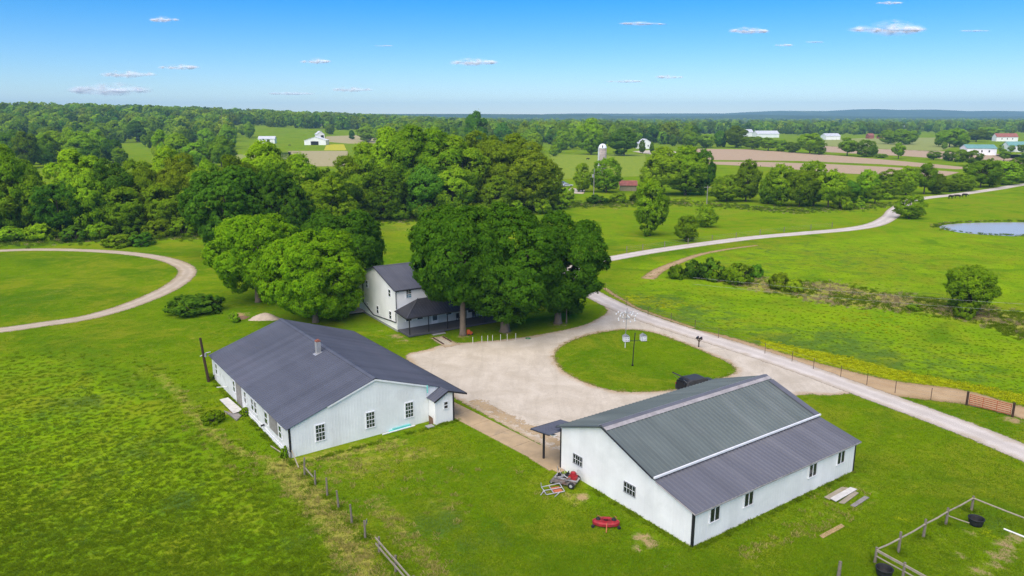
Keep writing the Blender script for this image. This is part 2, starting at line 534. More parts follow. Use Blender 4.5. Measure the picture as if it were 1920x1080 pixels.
CLOVER_SPOTS = [((150, 760), 5, 0.5), ((330, 940), 1.6, 0.9), ((250, 850), 5, 0.4), ((120, 1000), 3, 0.4), ((560, 1010), 1.6, 0.6), ((640, 1060), 1.5, 0.6), ((820, 980), 2.5, 0.7), ((900, 1040), 3, 0.5),
                ((1480, 640), 7, 0.6), ((1580, 650), 8, 0.7), ((1650, 675), 6, 0.6), ((1300, 590), 9, 0.55), ((1230, 570), 7, 0.6), ((1780, 690), 6, 0.5), ((1860, 980), 1.8, 0.6), ((1700, 560), 12, 0.4), ((1560, 480), 25, 0.4), ((1420, 500), 14, 0.4), ((1100, 440), 12, 0.3)]

def ground_fields(P):
    n = len(P)
    tall = np.maximum(sstep(-4, 9, sd_poly(P, TALL_L)), sstep(-1, 6, sd_poly(P, TALL_R)))
    far = sstep(150, 175, P[:, 1])
    tall = np.maximum(tall, 0.55 * far)
    dry = np.zeros(n)
    for pts, w, s in DRY_LINES:
        dry = np.maximum(dry, s * sstep(w * 2.2, 0, d_line(P, pxpoly(pts))))
    dry = np.maximum(dry, 0.72 * sstep(-2, 2.5, sd_poly(P, REEDS)))
    for c, r, s in (((790, 425), 16, 0.42), ((900, 455), 8, 0.3), ((1340, 400), 14, 0.3), ((1150, 395), 16, 0.25), ((1500, 415), 14, 0.3), ((690, 870), 3.5, 0.4), ((1640, 540), 9, 0.3), ((240, 450), 6, 0.5), ((120, 545), 8, 0.25), ((1170, 610), 2.5, 0.4)):
        dry = np.maximum(dry, s * sstep(r * 1.6, 0, np.linalg.norm(P - flat(*c), axis=1)))
    yel = sstep(-0.5, 0.8, sd_poly(P, YELLOW))
    for c, r, s in (((1190, 562), 5, 0.5), ((1250, 572), 4, 0.5), ((1190, 545), 6, 0.2), ((1620, 610), 5, 0.2), ((1680, 600), 5, 0.2), ((190, 742), 0.5, 0.9), ((1690, 970), 1.0, 0.4), ((1850, 1000), 1.2, 0.5), ((1105, 310), 40, 0.6), ((720, 440), 12, 0.3)):
        yel = np.maximum(yel, s * sstep(r * 1.5, 0, np.linalg.norm(P - flat(*c), axis=1)))
    dirt = np.zeros(n)
    for c, r, s in DIRT_SPOTS:
        dirt = np.maximum(dirt, s * sstep(r * 2.0, r * 0.2, np.linalg.norm(P - flat(*c), axis=1)))
    clo = np.zeros(n)
    for c, r, s in CLOVER_SPOTS:
        clo = np.maximum(clo, s * sstep(r * 1.8, 0, np.linalg.norm((P - flat(*c)) * (1, 0.8), axis=1)))
    return tall, dry, yel, dirt, clo

# the ground: one sheet in rings round the camera, fine in front
ang = np.concatenate([np.arange(-64, 64.01, 0.42), np.arange(72, 289, 8)]) * math.pi / 180
rad = np.concatenate([[4], 16 * np.exp(np.arange(0, math.log(9000 / 16), 0.0115)), [9000]])
AA, RR = np.meshgrid(ang, rad)
gx, gy = RR * np.sin(AA), RR * np.cos(AA)
gz = terrain_full(gx, gy)
na, nr = len(ang), len(rad)
gv = np.stack([gx.ravel(), gy.ravel(), gz.ravel()], 1)
ii, jj = np.meshgrid(np.arange(nr - 1), np.arange(na), indexing='ij')
j2 = (jj + 1) % na
gf = np.stack([ii * na + jj, ii * na + j2, (ii + 1) * na + j2, (ii + 1) * na + jj], -1).reshape(-1, 4)[:, ::-1]
gme = np_mesh('ground', gv, gf.ravel(), 4)
t_, d_, y_, r_, c_ = ground_fields(gv[:, :2])
set_attr(gme, 'cover', np.stack([t_, d_, y_, r_], 1), 'FLOAT_COLOR')
set_attr(gme, 'clover', c_)

GRASS = dict(mownA=(0.082, 0.180, 0.003), mownB=(0.150, 0.245, 0.003), tallA=(0.145, 0.275, 0.005), tallB=(0.220, 0.345, 0.005),
             dry=(0.36, 0.32, 0.07), yellow=(0.36, 0.40, 0.005), dirt=(0.36, 0.26, 0.13), clover=(0.075, 0.145, 0.025))

def grass_material():
    m, t, b = new_mat('meadow_grass')
    co = t.coord('Object')
    cov = t.attr('cover')
    sep = t.node('ShaderNodeSeparateColor')
    t.l.new(cov.outputs['Color'], sep.inputs[0])
    tall, dry, yel, dirt = sep.outputs[0], sep.outputs[1], sep.outputs[2], cov.outputs['Alpha']
    n_big = t.noise(0.05, 5, 0.6, co, 0.4)
    n_med = t.noise(0.45, 5, 0.65, co, 0.5)
    n_fin = t.noise(3.2, 5, 0.75, co)
    n_mic = t.noise(11.0, 3, 0.8, co)
    G = GRASS
    mown = t.mix(t.ramp(n_big, 0.32, 0.68), G['mownA'], G['mownB'])
    mown = t.mix(t.ramp(n_med, 0.45, 0.75, 0, 0.55), mown, tuple(c * 0.8 for c in G['mownA']))
    mown = t.mix(t.ramp(t.noise(0.23, 5, 0.7, co, 1.0), 0.55, 0.75, 0, 0.45), mown, (0.22, 0.27, 0.03))
    tl = t.mix(t.ramp(t.noise(0.16, 6, 0.7, co, 0.8), 0.35, 0.65), G['tallA'], G['tallB'])
    tl = t.mix(t.ramp(n_med, 0.5, 0.78, 0, 0.5), tl, tuple(c * 0.78 for c in G['tallA']))
    c = t.mix(tall, mown, tl)
    # olive and yellowed drifts of many sizes
    c = t.mix(t.ramp(t.noise(0.09, 7, 0.72, co, 1.2), 0.44, 0.64, 0, 0.75), c, (0.215, 0.250, 0.012))
    c = t.mix(t.ramp(t.noise(0.7, 6, 0.7, co, 0.9), 0.50, 0.70, 0, 0.5), c, (0.235, 0.255, 0.022))
    c = t.mix(t.ramp(t.noise(0.055, 6, 0.7, t.coord('Object', (1, 1.3, 1), (0.3, 0, 0.5)), 0.8), 0.52, 0.66, 0, 0.55), c, (0.062, 0.150, 0.006))
    c = t.mix(t.ramp(t.math('ADD', t.attr('clover').outputs['Fac'], t.math('MULTIPLY', t.math('SUBTRACT', n_med, 0.5), 1.6)), 0.25, 0.75, 0, 0.8), c, G['clover'])
    nz = t.math('MULTIPLY', t.math('SUBTRACT', t.noise(1.1, 6, 0.75, co, 0.4), 0.5), 2.2)
    gate = lambda x, hi: t.math('MULTIPLY', t.ramp(t.math('ADD', x, t.math('MULTIPLY', nz, t.ramp(x, 0.0, 0.25))), 0.25, 0.8), hi)
    c = t.mix(gate(dry, 0.75), c, G['dry'])
    c = t.mix(gate(yel, 0.85), c, G['yellow'])
    c = t.mix(gate(dirt, 0.95), c, G['dirt'])
    # stray straw and bare flecks everywhere
    c = t.mix(t.ramp(t.noise(1.7, 6, 0.8, co, 0.6), 0.63, 0.8, 0, 0.4), c, G['dry'])
    f = t.ramp(n_fin, 0.25, 0.75, 0.80, 1.20, False)
    f2 = t.ramp(n_mic, 0.25, 0.75, 0.85, 1.15, False)
    ff = t.math('MULTIPLY', f, f2)
    cmb = t.node('ShaderNodeCombineColor')
    for i in range(3):
        t.l.new(ff, cmb.inputs[i])
    c = t.mix(1.0, c, cmb.outputs[0], 'MULTIPLY')
    t.l.new(c, b.inputs['Base Color'])
    b.inputs['Roughness'].default_value = 0.95
    b.inputs['Specular IOR Level'].default_value = 0.0
    t.l.new(t.bump(t.math('ADD', n_fin, t.math('MULTIPLY', n_mic, 0.4)), 0.35, 0.08), b.inputs['Normal'])
    return m
M['ground'] = grass_material()
link('ground', gme, M['ground'], kind='structure')

# ------------------------------------------------------------------ sheets laid on the ground: gravel, paths, fields
def sheet(name, poly, res, off, material, holes=(), margin=0.8, kind='structure'):
    """a grid sheet that follows a polygon; attribute sd = metres inside its edge"""
    poly = np.asarray(poly)
    lo, hi = poly.min(0) - margin, poly.max(0) + margin
    xs, ys = np.arange(lo[0], hi[0] + res, res), np.arange(lo[1], hi[1] + res, res)
    X, Y = np.meshgrid(xs, ys)
    P = np.stack([X.ravel(), Y.ravel()], 1)
    sd = sd_poly(P, poly)
    for h in holes:
        sd = np.minimum(sd, -sd_poly(P, h))
    nx, ny = len(xs), len(ys)
    q = np.arange(nx * ny).reshape(ny, nx)
    F = np.stack([q[:-1, :-1], q[:-1, 1:], q[1:, 1:], q[1:, :-1]], -1).reshape(-1, 4)
    F = F[sd[F].max(1) > -margin]
    used, inv = np.unique(F, return_inverse=True)
    V = np.column_stack([P[used], terrain(P[used, 0], P[used, 1]) + off])
    me = np_mesh(name, V, inv.ravel(), 4)
    set_attr(me, 'sd', sd[used])
    set_attr(me, 'across', np.full(len(used), 9.0))
    return link(name, me, material, kind=kind)

def strip(name, line, half, off, material, margin=0.8, kind='structure', n=13):
    line = np.asarray(line)
    T = np.gradient(line, axis=0)
    T /= np.linalg.norm(T, axis=1)[:, None]
    N = np.stack([-T[:, 1], T[:, 0]], 1)
    half = np.broadcast_to(half, len(line))
    s = np.linspace(-1, 1, n)
    V, SD, AC = [], [], []
    for i, p in enumerate(line):
        w = half[i] + margin
        q = p + N[i] * (s * w)[:, None]
        V.append(np.column_stack([q, terrain(q[:, 0], q[:, 1]) + off]))
        SD.append(half[i] - np.abs(s) * w)
        AC.append(s * w / half[i])
    V = np.concatenate(V)
    q = np.arange(len(line) * n).reshape(len(line), n)
    F = np.stack([q[:-1, :-1], q[1:, :-1], q[1:, 1:], q[:-1, 1:]], -1).reshape(-1, 4)[:, ::-1]
    me = np_mesh(name, V, F.ravel(), 4)
    set_attr(me, 'sd', np.concatenate(SD))
    set_attr(me, 'across', np.concatenate(AC))
    return link(name, me, material, kind=kind)

def loose_material(name, colA, colB, edge=None, ruts=0.0, ragged=1.0, grain=9.0, grass_mid=0.0, bump=0.5):
    """gravel or soil that frays out at its edge"""
    m, t, b = new_mat(name)
    co = t.coord('Object')
    sd = t.attr('sd').outputs['Fac']
    ac = t.math('ABSOLUTE', t.attr('across').outputs['Fac'])
    n1 = t.noise(0.35, 6, 0.65, co, 0.6)
    n2 = t.noise(grain, 5, 0.8, co)
    c = t.mix(t.ramp(n1, 0.3, 0.7), colA, colB)
    c = t.mix(t.ramp(t.noise(1.3, 6, 0.75, co, 0.5), 0.55, 0.8, 0, 0.35), c, tuple(x * 0.62 for x in colA))
    if edge is not None:
        e = t.math('ADD', sd, t.math('MULTIPLY', t.math('SUBTRACT', t.noise(0.5, 5, 0.7, co), 0.5), 2.2))
        c = t.mix(t.ramp(e, 0.0, 1.1, 0.85, 0.0), c, edge)
    else:
        e = None
    if name == 'pale_gravel':
        tr = t.ramp(t.noise(0.5, 4, 0.6, t.coord('Object', (1.0, 0.16, 1), (0, 0, -0.9)), 1.5), 0.45, 0.65, 0, 0.3)
        c = t.mix(tr, c, tuple(x * 0.8 for x in colA))
    if ruts:
        rut = t.math('ABSOLUTE', t.math('SUBTRACT', ac, 0.5))
        c = t.mix(t.ramp(rut, 0.08, 0.4, 0.0, ruts), c, tuple(x * 0.72 for x in colA))
    fl = t.ramp(n2, 0.2, 0.8, 0.84, 1.16, False)
    cmb = t.node('ShaderNodeCombineColor')
    for i in range(3):
        t.l.new(fl, cmb.inputs[i])
    c = t.mix(1.0, c, cmb.outputs[0], 'MULTIPLY')
    t.l.new(c, b.inputs['Base Color'])
    b.inputs['Roughness'].default_value = 0.95
    b.inputs['Specular IOR Level'].default_value = 0.15
    t.l.new(t.bump(n2, bump, 0.04), b.inputs['Normal'])
    nz = t.math('ADD', t.math('MULTIPLY', t.math('SUBTRACT', t.noise(1.4, 6, 0.75, co), 0.5), 1.3 * ragged),
                t.math('MULTIPLY', t.math('SUBTRACT', t.noise(6, 3, 0.7, co), 0.5), 0.6 * ragged))
    al = t.ramp(t.math('ADD', sd, nz), -0.12, 0.18)
    if grass_mid:
        g = t.math('ADD', t.ramp(ac, 0.0, 0.3, grass_mid, 0.0), t.math('MULTIPLY', t.math('SUBTRACT', t.noise(0.9, 6, 0.8, co), 0.62), 1.0))
        al = t.math('MULTIPLY', al, t.ramp(g, 0.25, 0.6, 1.0, 0.1))
    t.l.new(al, b.inputs['Alpha'])
    return m

M['gravel'] = loose_material('pale_gravel', (0.50, 0.438, 0.335), (0.61, 0.545, 0.435), edge=(0.44, 0.32, 0.18), grain=5)
M['gravel_road'] = loose_material('pale_gravel_road', (0.56, 0.505, 0.435), (0.66, 0.605, 0.535), edge=(0.46, 0.38, 0.26), ruts=0.35, grain=8, ragged=0.7)
M['track'] = loose_material('farm_track', (0.47, 0.39, 0.28), (0.56, 0.48, 0.37), edge=(0.36, 0.28, 0.16), ruts=0.35, grass_mid=0.35, ragged=1.1)
M['red_soil'] = loose_material('trodden_soil', (0.41, 0.28, 0.145), (0.50, 0.36, 0.20), edge=(0.32, 0.22, 0.10), ragged=1.3)
M['plough'] = loose_material('ploughed_soil', (0.42, 0.30, 0.18), (0.47, 0.35, 0.225), ragged=3, grain=0.8)
M['stubble'] = loose_material('dry_stubble', (0.36, 0.32, 0.14), (0.42, 0.36, 0.19), ragged=3, grain=0.6)
M['hay'] = loose_material('pale_hay_field', (0.24, 0.29, 0.06), (0.31, 0.33, 0.09), ragged=3, grain=0.5)
M['bright'] = loose_material('bright_pasture', (0.17, 0.27, 0.014), (0.27, 0.32, 0.016), ragged=3, grain=0.6)
M['bloom'] = loose_material('yellow_bloom_field', (0.42, 0.42, 0.02), (0.52, 0.47, 0.02), ragged=2, grain=1)

ISLAND = px_curve([(1040, 668), (1052, 650), (1085, 634), (1130, 623), (1180, 618), (1225, 624), (1275, 641), (1330, 664), (1368, 682), (1379, 697), (1345, 711), (1285, 727), (1210, 735), (1150, 732), (1098, 717), (1056, 694)], 1, True)
YARD = px_curve([(760, 668), (800, 656), (835, 645), (880, 642), (960, 635), (1040, 622), (1095, 609), (1130, 592), (1138, 581), (1118, 563), (1103, 549), (1150, 572), (1220, 602), (1330, 640), (1440, 672), (1540, 708), (1600, 734), (1555, 741), (1498, 741), (1430, 770), (1300, 800), (1150, 830), (1060, 862), (1010, 832), (950, 800), (885, 764), (845, 742), (800, 706)], 1, True)
sheet('gravel_yard', YARD, 0.45, 0.012, M['gravel'], holes=[ISLAND])
ROAD = px_curve([(2100, 925), (1920, 849), (1800, 800), (1650, 745), (1500, 690), (1400, 657), (1300, 626), (1220, 600), (1160, 576), (1110, 551), (1082, 533), (1070, 514), (1092, 497), (1140, 486), (1250, 467), (1400, 447), (1500, 438), (1590, 430), (1640, 421), (1668, 407), (1682, 392), (1718, 374), (1800, 364), (1870, 354), (1920, 346), (2060, 330)], 1.0)
rd = np.linalg.norm(ROAD, axis=1)
strip('gravel_road', ROAD, np.interp(rd, [50, 120, 200, 300], [1.75, 1.8, 2.1, 2.3]), 0.022, M['gravel_road'])
_edge = px_curve([(868, 757), (905, 776), (950, 799), (1000, 824), (1040, 846)], 0.6)
M['worn_edge'] = loose_material('worn_tan_soil', (0.36, 0.26, 0.14), (0.46, 0.35, 0.21), ragged=3.2, grain=6)
strip('worn_soil_edge', _edge + np.array([0.9, 0.9]), 0.35 + 0.35 * np.abs(np.sin(np.arange(len(_edge)) * 0.55)), 0.017, M['worn_edge'], margin=1.6)
TRACK = px_curve([(-140, 632), (0, 619), (80, 608), (160, 596), (230, 577), (290, 554), (328, 534), (350, 514), (345, 500), (310, 486), (250, 476), (170, 470), (80, 468), (0, 470), (-140, 476)], 1.0)
strip('farm_track', TRACK, np.interp(np.linalg.norm(TRACK, axis=1), [90, 130, 170], [1.05, 1.7, 1.5]), 0.012, M['track'])
PATHW = pxpoly([(852, 752), (868, 760), (950, 800), (1052, 850), (1075, 880), (1040, 880), (1014, 860), (930, 818), (853, 790)])
SOIL = px_curve([(1300, 618), (1360, 629), (1440, 653), (1486, 667), (1583, 693), (1677, 714), (1805, 731), (1902, 758), (2040, 795), (2040, 820), (1902, 781), (1805, 758), (1677, 742), (1583, 714), (1486, 680), (1440, 664), (1360, 636), (1310, 624)], 1, True)
sheet('trodden_soil_path', SOIL, 0.4, 0.010, M['red_soil'])
strip('bare_cattle_path', px_curve([(1215, 523), (1235, 507), (1270, 492), (1310, 478), (1360, 468), (1420, 460)], 1), np.linspace(1.3, 0.4, len(px_curve([(1215, 523), (1235, 507), (1270, 492), (1310, 478), (1360, 468), (1420, 460)], 1))), 0.010, M['red_soil'])
strip('meadow_footpath', px_curve([(1135, 540), (1150, 552), (1175, 566), (1200, 580), (1300, 615)], 1), 0.4, 0.010, M['red_soil'])
for nm, pix, mt, res in (
    ('ploughed_field', [(1300, 279), (1400, 280), (1560, 291), (1700, 303), (1815, 314), (1800, 318), (1650, 308), (1500, 302), (1325, 300)], 'plough', 4),
    ('ploughed_field', [(1300, 303), (1440, 304), (1560, 308), (1680, 314), (1800, 323), (1770, 331), (1660, 329), (1560, 324), (1440, 313), (1330, 308)], 'plough', 3),
    ('ploughed_field', [(1535, 273), (1640, 279), (1770, 284), (1960, 293), (1960, 309), (1800, 300), (1700, 293), (1620, 289), (1545, 285)], 'plough', 4),
    ('hay_field', [(1540, 262), (1640, 258), (1780, 258), (1800, 272), (1760, 284), (1650, 279), (1545, 273)], 'hay', 5),
    ('stubble_field', [(540, 283), (652, 283), (652, 312), (545, 312)], 'stubble', 4),
    ('hay_field', [(400, 292), (545, 285), (548, 300), (400, 306)], 'hay', 4),
    ('hay_field', [(605, 268), (612, 262), (720, 258), (730, 270), (655, 271)], 'stubble', 5),
    ('bloom_field', [(607, 282), (612, 272), (645, 272), (650, 282)], 'bloom', 4),
    ('pasture', [(1030, 290), (1210, 288), (1215, 330), (1050, 336)], 'bright', 3),
    ('farmyard_gravel', [(1068, 352), (1098, 356), (1094, 364), (1062, 362)], 'gravel', 0.6),
    ('farmyard_gravel', [(1185, 284), (1240, 280), (1290, 288), (1240, 293)], 'gravel', 2),
    ('farmyard_gravel', [(1865, 291), (1925, 289), (1925, 298), (1880, 296)], 'gravel', 2),
):
    sheet(nm, pxpoly(pix), res, 0.05, M[mt], margin=res)

# concrete walk, poured slabs with joints
walk_dir = flat(1030, 845) - flat(860, 760)
walk_len = np.linalg.norm(walk_dir)
walk_dir /= walk_len
walk_n = np.array([walk_dir[1], -walk_dir[0]])
p0 = flat(856, 757)
walk = link('concrete_path', None, kind='structure')
for k in range(6):
    a, b_ = p0 + walk_dir * (k * 3.0 - 0.6), p0 + walk_dir * (k * 3.0 + 2.36)
    MB().slab([(*a, 0.06), (*(a + walk_n * 2.3), 0.055), (*(b_ + walk_n * 2.3), 0.055), (*b_, 0.06)], 0.12).build('paving_slab', M['concrete'], walk)

# pond water
def water_material():
    m, t, b = new_mat('pond_water')
    b.inputs['Base Color'].default_value = (0.44, 0.44, 0.41, 1)
    b.inputs['Roughness'].default_value = 0.25
    b.inputs['Specular IOR Level'].default_value = 0.5
    t.l.new(t.bump(t.noise(1.2, 4, 0.6, t.coord('Object', (1, 2.5, 1))), 0.12, 0.03), b.inputs['Normal'])
    return m
c0 = POND.mean(0)
pv = [(*p, -0.22) for p in (c0 + (POND - c0) * 1.03)]
mb = MB()
mb.v = pv + [(*c0, -0.22)]
mb.f = [(i, (i + 1) % len(pv), len(pv)) for i in range(len(pv))]
mb.build('pond_water', water_material(), kind='structure')

# far hills
def hills_material():
    m, t, b = new_mat('wooded_hills')
    co = t.coord('Object')
    c = t.mix(t.ramp(t.noise(0.006, 6, 0.7, co), 0.35, 0.65), (0.03, 0.065, 0.02), (0.06, 0.11, 0.03))
    c = t.mix(t.ramp(t.noise(0.0022, 3, 0.5, co), 0.62, 0.70), c, (0.14, 0.18, 0.05))
    t.l.new(c, b.inputs['Base Color'])
    b.inputs['Roughness'].default_value = 1.0
    b.inputs['Specular IOR Level'].default_value = 0.0
    t.l.new(t.bump(t.noise(0.04, 4, 0.7, co), 1.0, 12), b.inputs['Normal'])
    return m
HM = hills_material()
def hill_range(y0, depth, xs, crest, seed):
    r = np.random.default_rng(seed)
    nx, ny = len(xs), 26
    V = []
    for j in range(ny):
        s = j / (ny - 1)
        for i, x in enumerate(xs):
            rough = sum(math.sin(x * k * 0.0011 + s * 9 + seed * k) / k for k in (1.7, 3.1, 5.3, 9.7)) * 5
            h = crest[i] * math.sin(min(s * 1.25, 1) * math.pi / 2) ** 1.3 + rough * s
            V.append((x, y0 + depth * s, h if j else -2))
    q = np.arange(nx * ny).reshape(ny, nx)
    F = np.stack([q[:-1, :-1], q[:-1, 1:], q[1:, 1:], q[1:, :-1]], -1).reshape(-1, 4)
    me = np_mesh('hills', np.array(V), F.ravel(), 4)
    for p in me.polygons:
        p.use_smooth = True
    link('hills', me, HM, kind='structure')
hx = np.linspace(300, 6200, 160)
u = hx / 7200 * FPX + 960
crest = np.interp(u, [1000, 1080, 1140, 1240, 1330, 1380, 1450, 1530, 1590, 1640, 1690, 1750, 1800, 1860, 1930, 2200], [35, 42, 40, 42, 44, 58, 68, 66, 84, 72, 78, 62, 66, 60, 66, 50])
hill_range(5600, 1600, hx, crest + 8, 3)
hx2 = np.linspace(-200, 5200, 140)
u2 = hx2 / 5200 * FPX + 960
hill_range(4000, 1200, hx2, np.interp(u2, [900, 1080, 1300, 1400, 1500, 1600, 2400], [20, 26, 28, 38, 30, 24, 26]), 8)
hx3 = np.linspace(-6000, 600, 120)
hill_range(4200, 900, hx3, np.full(120, 40.0), 5)
# ------------------------------------------------------------------ trees
def unit(v):
    return v / np.maximum(np.linalg.norm(v, axis=-1, keepdims=True), 1e-9)

def leaf_material(name, dark, light, back, trans=0.3, vary=True):
    m, t, b = new_mat(name)
    tone = t.attr('tone').outputs['Fac']
    rnd = t.node('ShaderNodeObjectInfo').outputs['Random']
    c = t.mix(t.ramp(tone, 0.0, 1.0, 0, 1, False), dark, light)
    hs = t.node('ShaderNodeHueSaturation')
    if vary:
        t.l.new(t.ramp(rnd, 0, 1, 0.492, 0.512, False), hs.inputs['Hue'])
    if vary:
        t.l.new(t.ramp(t.math('FRACT', t.math('MULTIPLY', rnd, 7.31)), 0, 1, 0.62, 1.50, False), hs.inputs['Value'])
    t.l.new(c, hs.inputs['Color'])
    t.n.remove(b)
    # leaves shade with the clump they belong to
    vt = t.node('ShaderNodeVectorTransform', vector_type='NORMAL', convert_from='OBJECT', convert_to='WORLD')
    t.l.new(t.attr('nrm').outputs['Vector'], vt.inputs[0])
    nn = t.node('ShaderNodeVectorMath', operation='NORMALIZE')
    t.l.new(vt.outputs[0], nn.inputs[0])
    df = t.node('ShaderNodeBsdfDiffuse')
    t.l.new(hs.outputs[0], df.inputs['Color'])
    t.l.new(nn.outputs[0], df.inputs['Normal'])
    tr = t.node('ShaderNodeBsdfTranslucent')
    t.l.new(t.mix(0.5, hs.outputs[0], back), tr.inputs['Color'])
    mx = t.node('ShaderNodeMixShader')
    mx.inputs[0].default_value = trans
    t.l.new(df.outputs[0], mx.inputs[1])
    t.l.new(tr.outputs[0], mx.inputs[2])
    t.l.new(mx.outputs[0], t.n['Material Output'].inputs['Surface'])
    return m

LEAF = {
    'maple': leaf_material('maple_leaves', (0.040, 0.130, 0.006), (0.125, 0.275, 0.014), (0.16, 0.30, 0.008), 0.42, False),
    'light': leaf_material('light_maple_leaves', (0.120, 0.291, 0.005), (0.319, 0.547, 0.014), (0.365, 0.570, 0.008), 0.46, False),
    'wood': leaf_material('hedgerow_leaves', (0.125, 0.257, 0.008), (0.296, 0.456, 0.015), (0.319, 0.467, 0.012), 0.46),
    'fresh': leaf_material('fresh_green_leaves', (0.160, 0.308, 0.008), (0.319, 0.490, 0.015), (0.342, 0.490, 0.012), 0.46),
    'olive': leaf_material('olive_leaves', (0.177, 0.285, 0.010), (0.353, 0.490, 0.018), (0.365, 0.479, 0.015), 0.46),
    'deep': leaf_material('deep_green_leaves', (0.052, 0.150, 0.010), (0.148, 0.302, 0.018), (0.171, 0.308, 0.014), 0.42),
    'far': leaf_material('woodland_leaves', (0.108, 0.228, 0.012), (0.257, 0.399, 0.020), (0.262, 0.388, 0.015), 0.42),
}

def crown_mesh(seed, R, cz, nlobe, nclump, nleaf, ls, lobe=(0.30, 0.46), spread=0.66, clump=0.7, skirt=-0.6, shape='round', loose=0.0):
    """leaves set on small clumps, clumps on lobes, lobes on an uneven crown; base of the tree at z = 0"""
    r = np.random.default_rng(seed)
    rx, ry, rz = R
    k = np.arange(nlobe)
    zz = 1 - 2 * (k + 0.5) / nlobe
    zz = skirt + (1 - skirt) * (zz + 1) / 2
    th = k * 2.39996 + r.uniform(0, 6)
    rr = np.sqrt(np.maximum(0, 1 - zz ** 2))
    D = unit(np.stack([rr * np.cos(th), rr * np.sin(th), zz], 1) + r.normal(0, 0.16, (nlobe, 3)))
    sp = spread * r.uniform(0.78, 1.16, nlobe)
    if shape == 'vase':
        sp = sp * (0.72 + 0.4 * sstep(-0.6, 0.6, D[:, 2]))
    if shape == 'cone':
        sp = sp * (1.1 - 0.45 * sstep(-0.4, 1.0, D[:, 2]))
    C = D * np.array([rx, ry, rz]) * sp[:, None]
    mean = (rx * ry * rz) ** (1 / 3)
    LR = mean * r.uniform(*lobe, nlobe)
    C = np.vstack([C, [[0, 0, -0.1 * rz]]])
    LR = np.append(LR, mean * 0.52)
    # clumps on the lobes
    w = LR ** 2
    li = r.choice(len(LR), nclump * 3, p=w / w.sum())
    d = unit(r.normal(size=(nclump * 3, 3)))
    out = unit(C[li] + 1e-6)
    d = np.where(((d * out).sum(1) < -0.25)[:, None], -d, d)
    pos = C[li] + d * (LR[li] * r.uniform(0.82, 1.05, len(li)))[:, None] * np.array([1, 1, 0.9])
    depth = np.full(len(pos), 9.0)
    for c, q in zip(C, LR):
        depth = np.minimum(depth, np.linalg.norm(pos - c, axis=1) / q)
    keep = (depth > 0.72) | (r.uniform(size=len(pos)) < 0.12)
    pos, d = pos[keep][:nclump], d[keep][:nclump]
    nrm = unit(d * 0.8 + unit(pos) * 0.5 + np.array([0, 0, 0.25]))
    m = len(pos)
    cr = clump * r.uniform(0.4, 1.5, m)
    ctone = r.uniform(0, 1, m)
    # leaves on the clumps
    ci = r.integers(0, m, nleaf)
    v = unit(r.normal(size=(nleaf, 3)) + nrm[ci] * 1.25)
    rad_ = cr[ci] * np.where(r.uniform(size=nleaf) < 0.12, r.uniform(0.3, 0.8, nleaf), r.uniform(0.84, 1.0, nleaf)) * (1 + loose * r.exponential(0.5, nleaf))
    p = pos[ci] + v * rad_[:, None] * np.array([1, 1, 0.78])
    ln = unit(v * 0.9 + nrm[ci] * 0.35 + r.normal(0, 0.38, (nleaf, 3)))
    t1 = unit(np.cross(ln, r.normal(size=(nleaf, 3))))
    t2 = np.cross(ln, t1)
    s = ls * r.uniform(0.55, 1.3, nleaf)
    a, b = (t1 * s[:, None] * 0.62), (t2 * s[:, None] * 0.40)
    bend = ln * (s * 0.10)[:, None]
    V = np.stack([p - a, p + b + bend, p + a, p - b + bend], 1).reshape(-1, 3)
    # fit the crown to the size asked for
    fx, fy = np.percentile(np.abs(V[:, 0]), 98.5), np.percentile(np.abs(V[:, 1]), 98.5)
    zt, zb = np.percentile(V[:, 2], 99.6), np.percentile(V[:, 2], 0.6)
    V[:, 0] *= rx / fx
    V[:, 1] *= ry / fy
    V[:, 2] = -rz + (V[:, 2] - zb) * (2 * rz / (zt - zb))
    V[:, 2] += cz
    me = np_mesh('crown', V, np.arange(nleaf * 4), 4)
    tone = np.clip(0.55 * ctone[ci] + 0.45 * r.uniform(0, 1, nleaf), 0, 1)
    set_attr(me, 'tone', np.repeat(tone, 4))
    sn = unit(v * 0.65 + nrm[ci] * 0.6 + r.normal(0, 0.38, (nleaf, 3)) + np.array([0, 0, 0.2]))
    set_attr(me, 'nrm', np.repeat(sn, 4, 0), 'FLOAT_VECTOR')
    return me

def trunk_mesh(seed, h, r0, R, cz, nlimb=7, flare=1.5, n=9, lean=0.0):
    r = np.random.default_rng(seed + 999)
    mb = MB()
    top = cz + R[2] * 0.35
    pts, rads = [], []
    for i in range(8):
        s = i / 7
        pts.append((lean * s * h * 0.1 + r.normal(0, 0.05) * s, r.normal(0, 0.05) * s, -0.1 + s * (top + 0.1)))
        rads.append(r0 * (1 - 0.72 * s) * (flare if i == 0 else 1))
    pts.insert(1, (0, 0, 0.35))
    rads.insert(1, r0 * 1.05)
    mb.tube(pts, rads, n)
    z0 = max(cz - R[2] * 0.9, h * 0.16)
    for k in range(nlimb):
        a = k * 2.4 + r.uniform(-0.4, 0.4)
        s = r.uniform(0, 0.6)
        b = np.array([0, 0, z0 + (top - z0) * s])
        e = np.array([math.cos(a) * R[0] * 0.7, math.sin(a) * R[1] * 0.7, b[2] + R[2] * r.uniform(0.35, 0.8)])
        mid = (b + e) / 2 + np.array([0, 0, -0.25])
        q = r0 * 0.42 * (1 - s * 0.5)
        mb.tube([b, mid, e], [q, q * 0.65, q * 0.2], 6, False)
    me = bpy.data.meshes.new('trunk')
    me.from_pydata(mb.v, [], mb.f)
    me.update()
    for p_ in me.polygons:
        p_.use_smooth = True
    return me

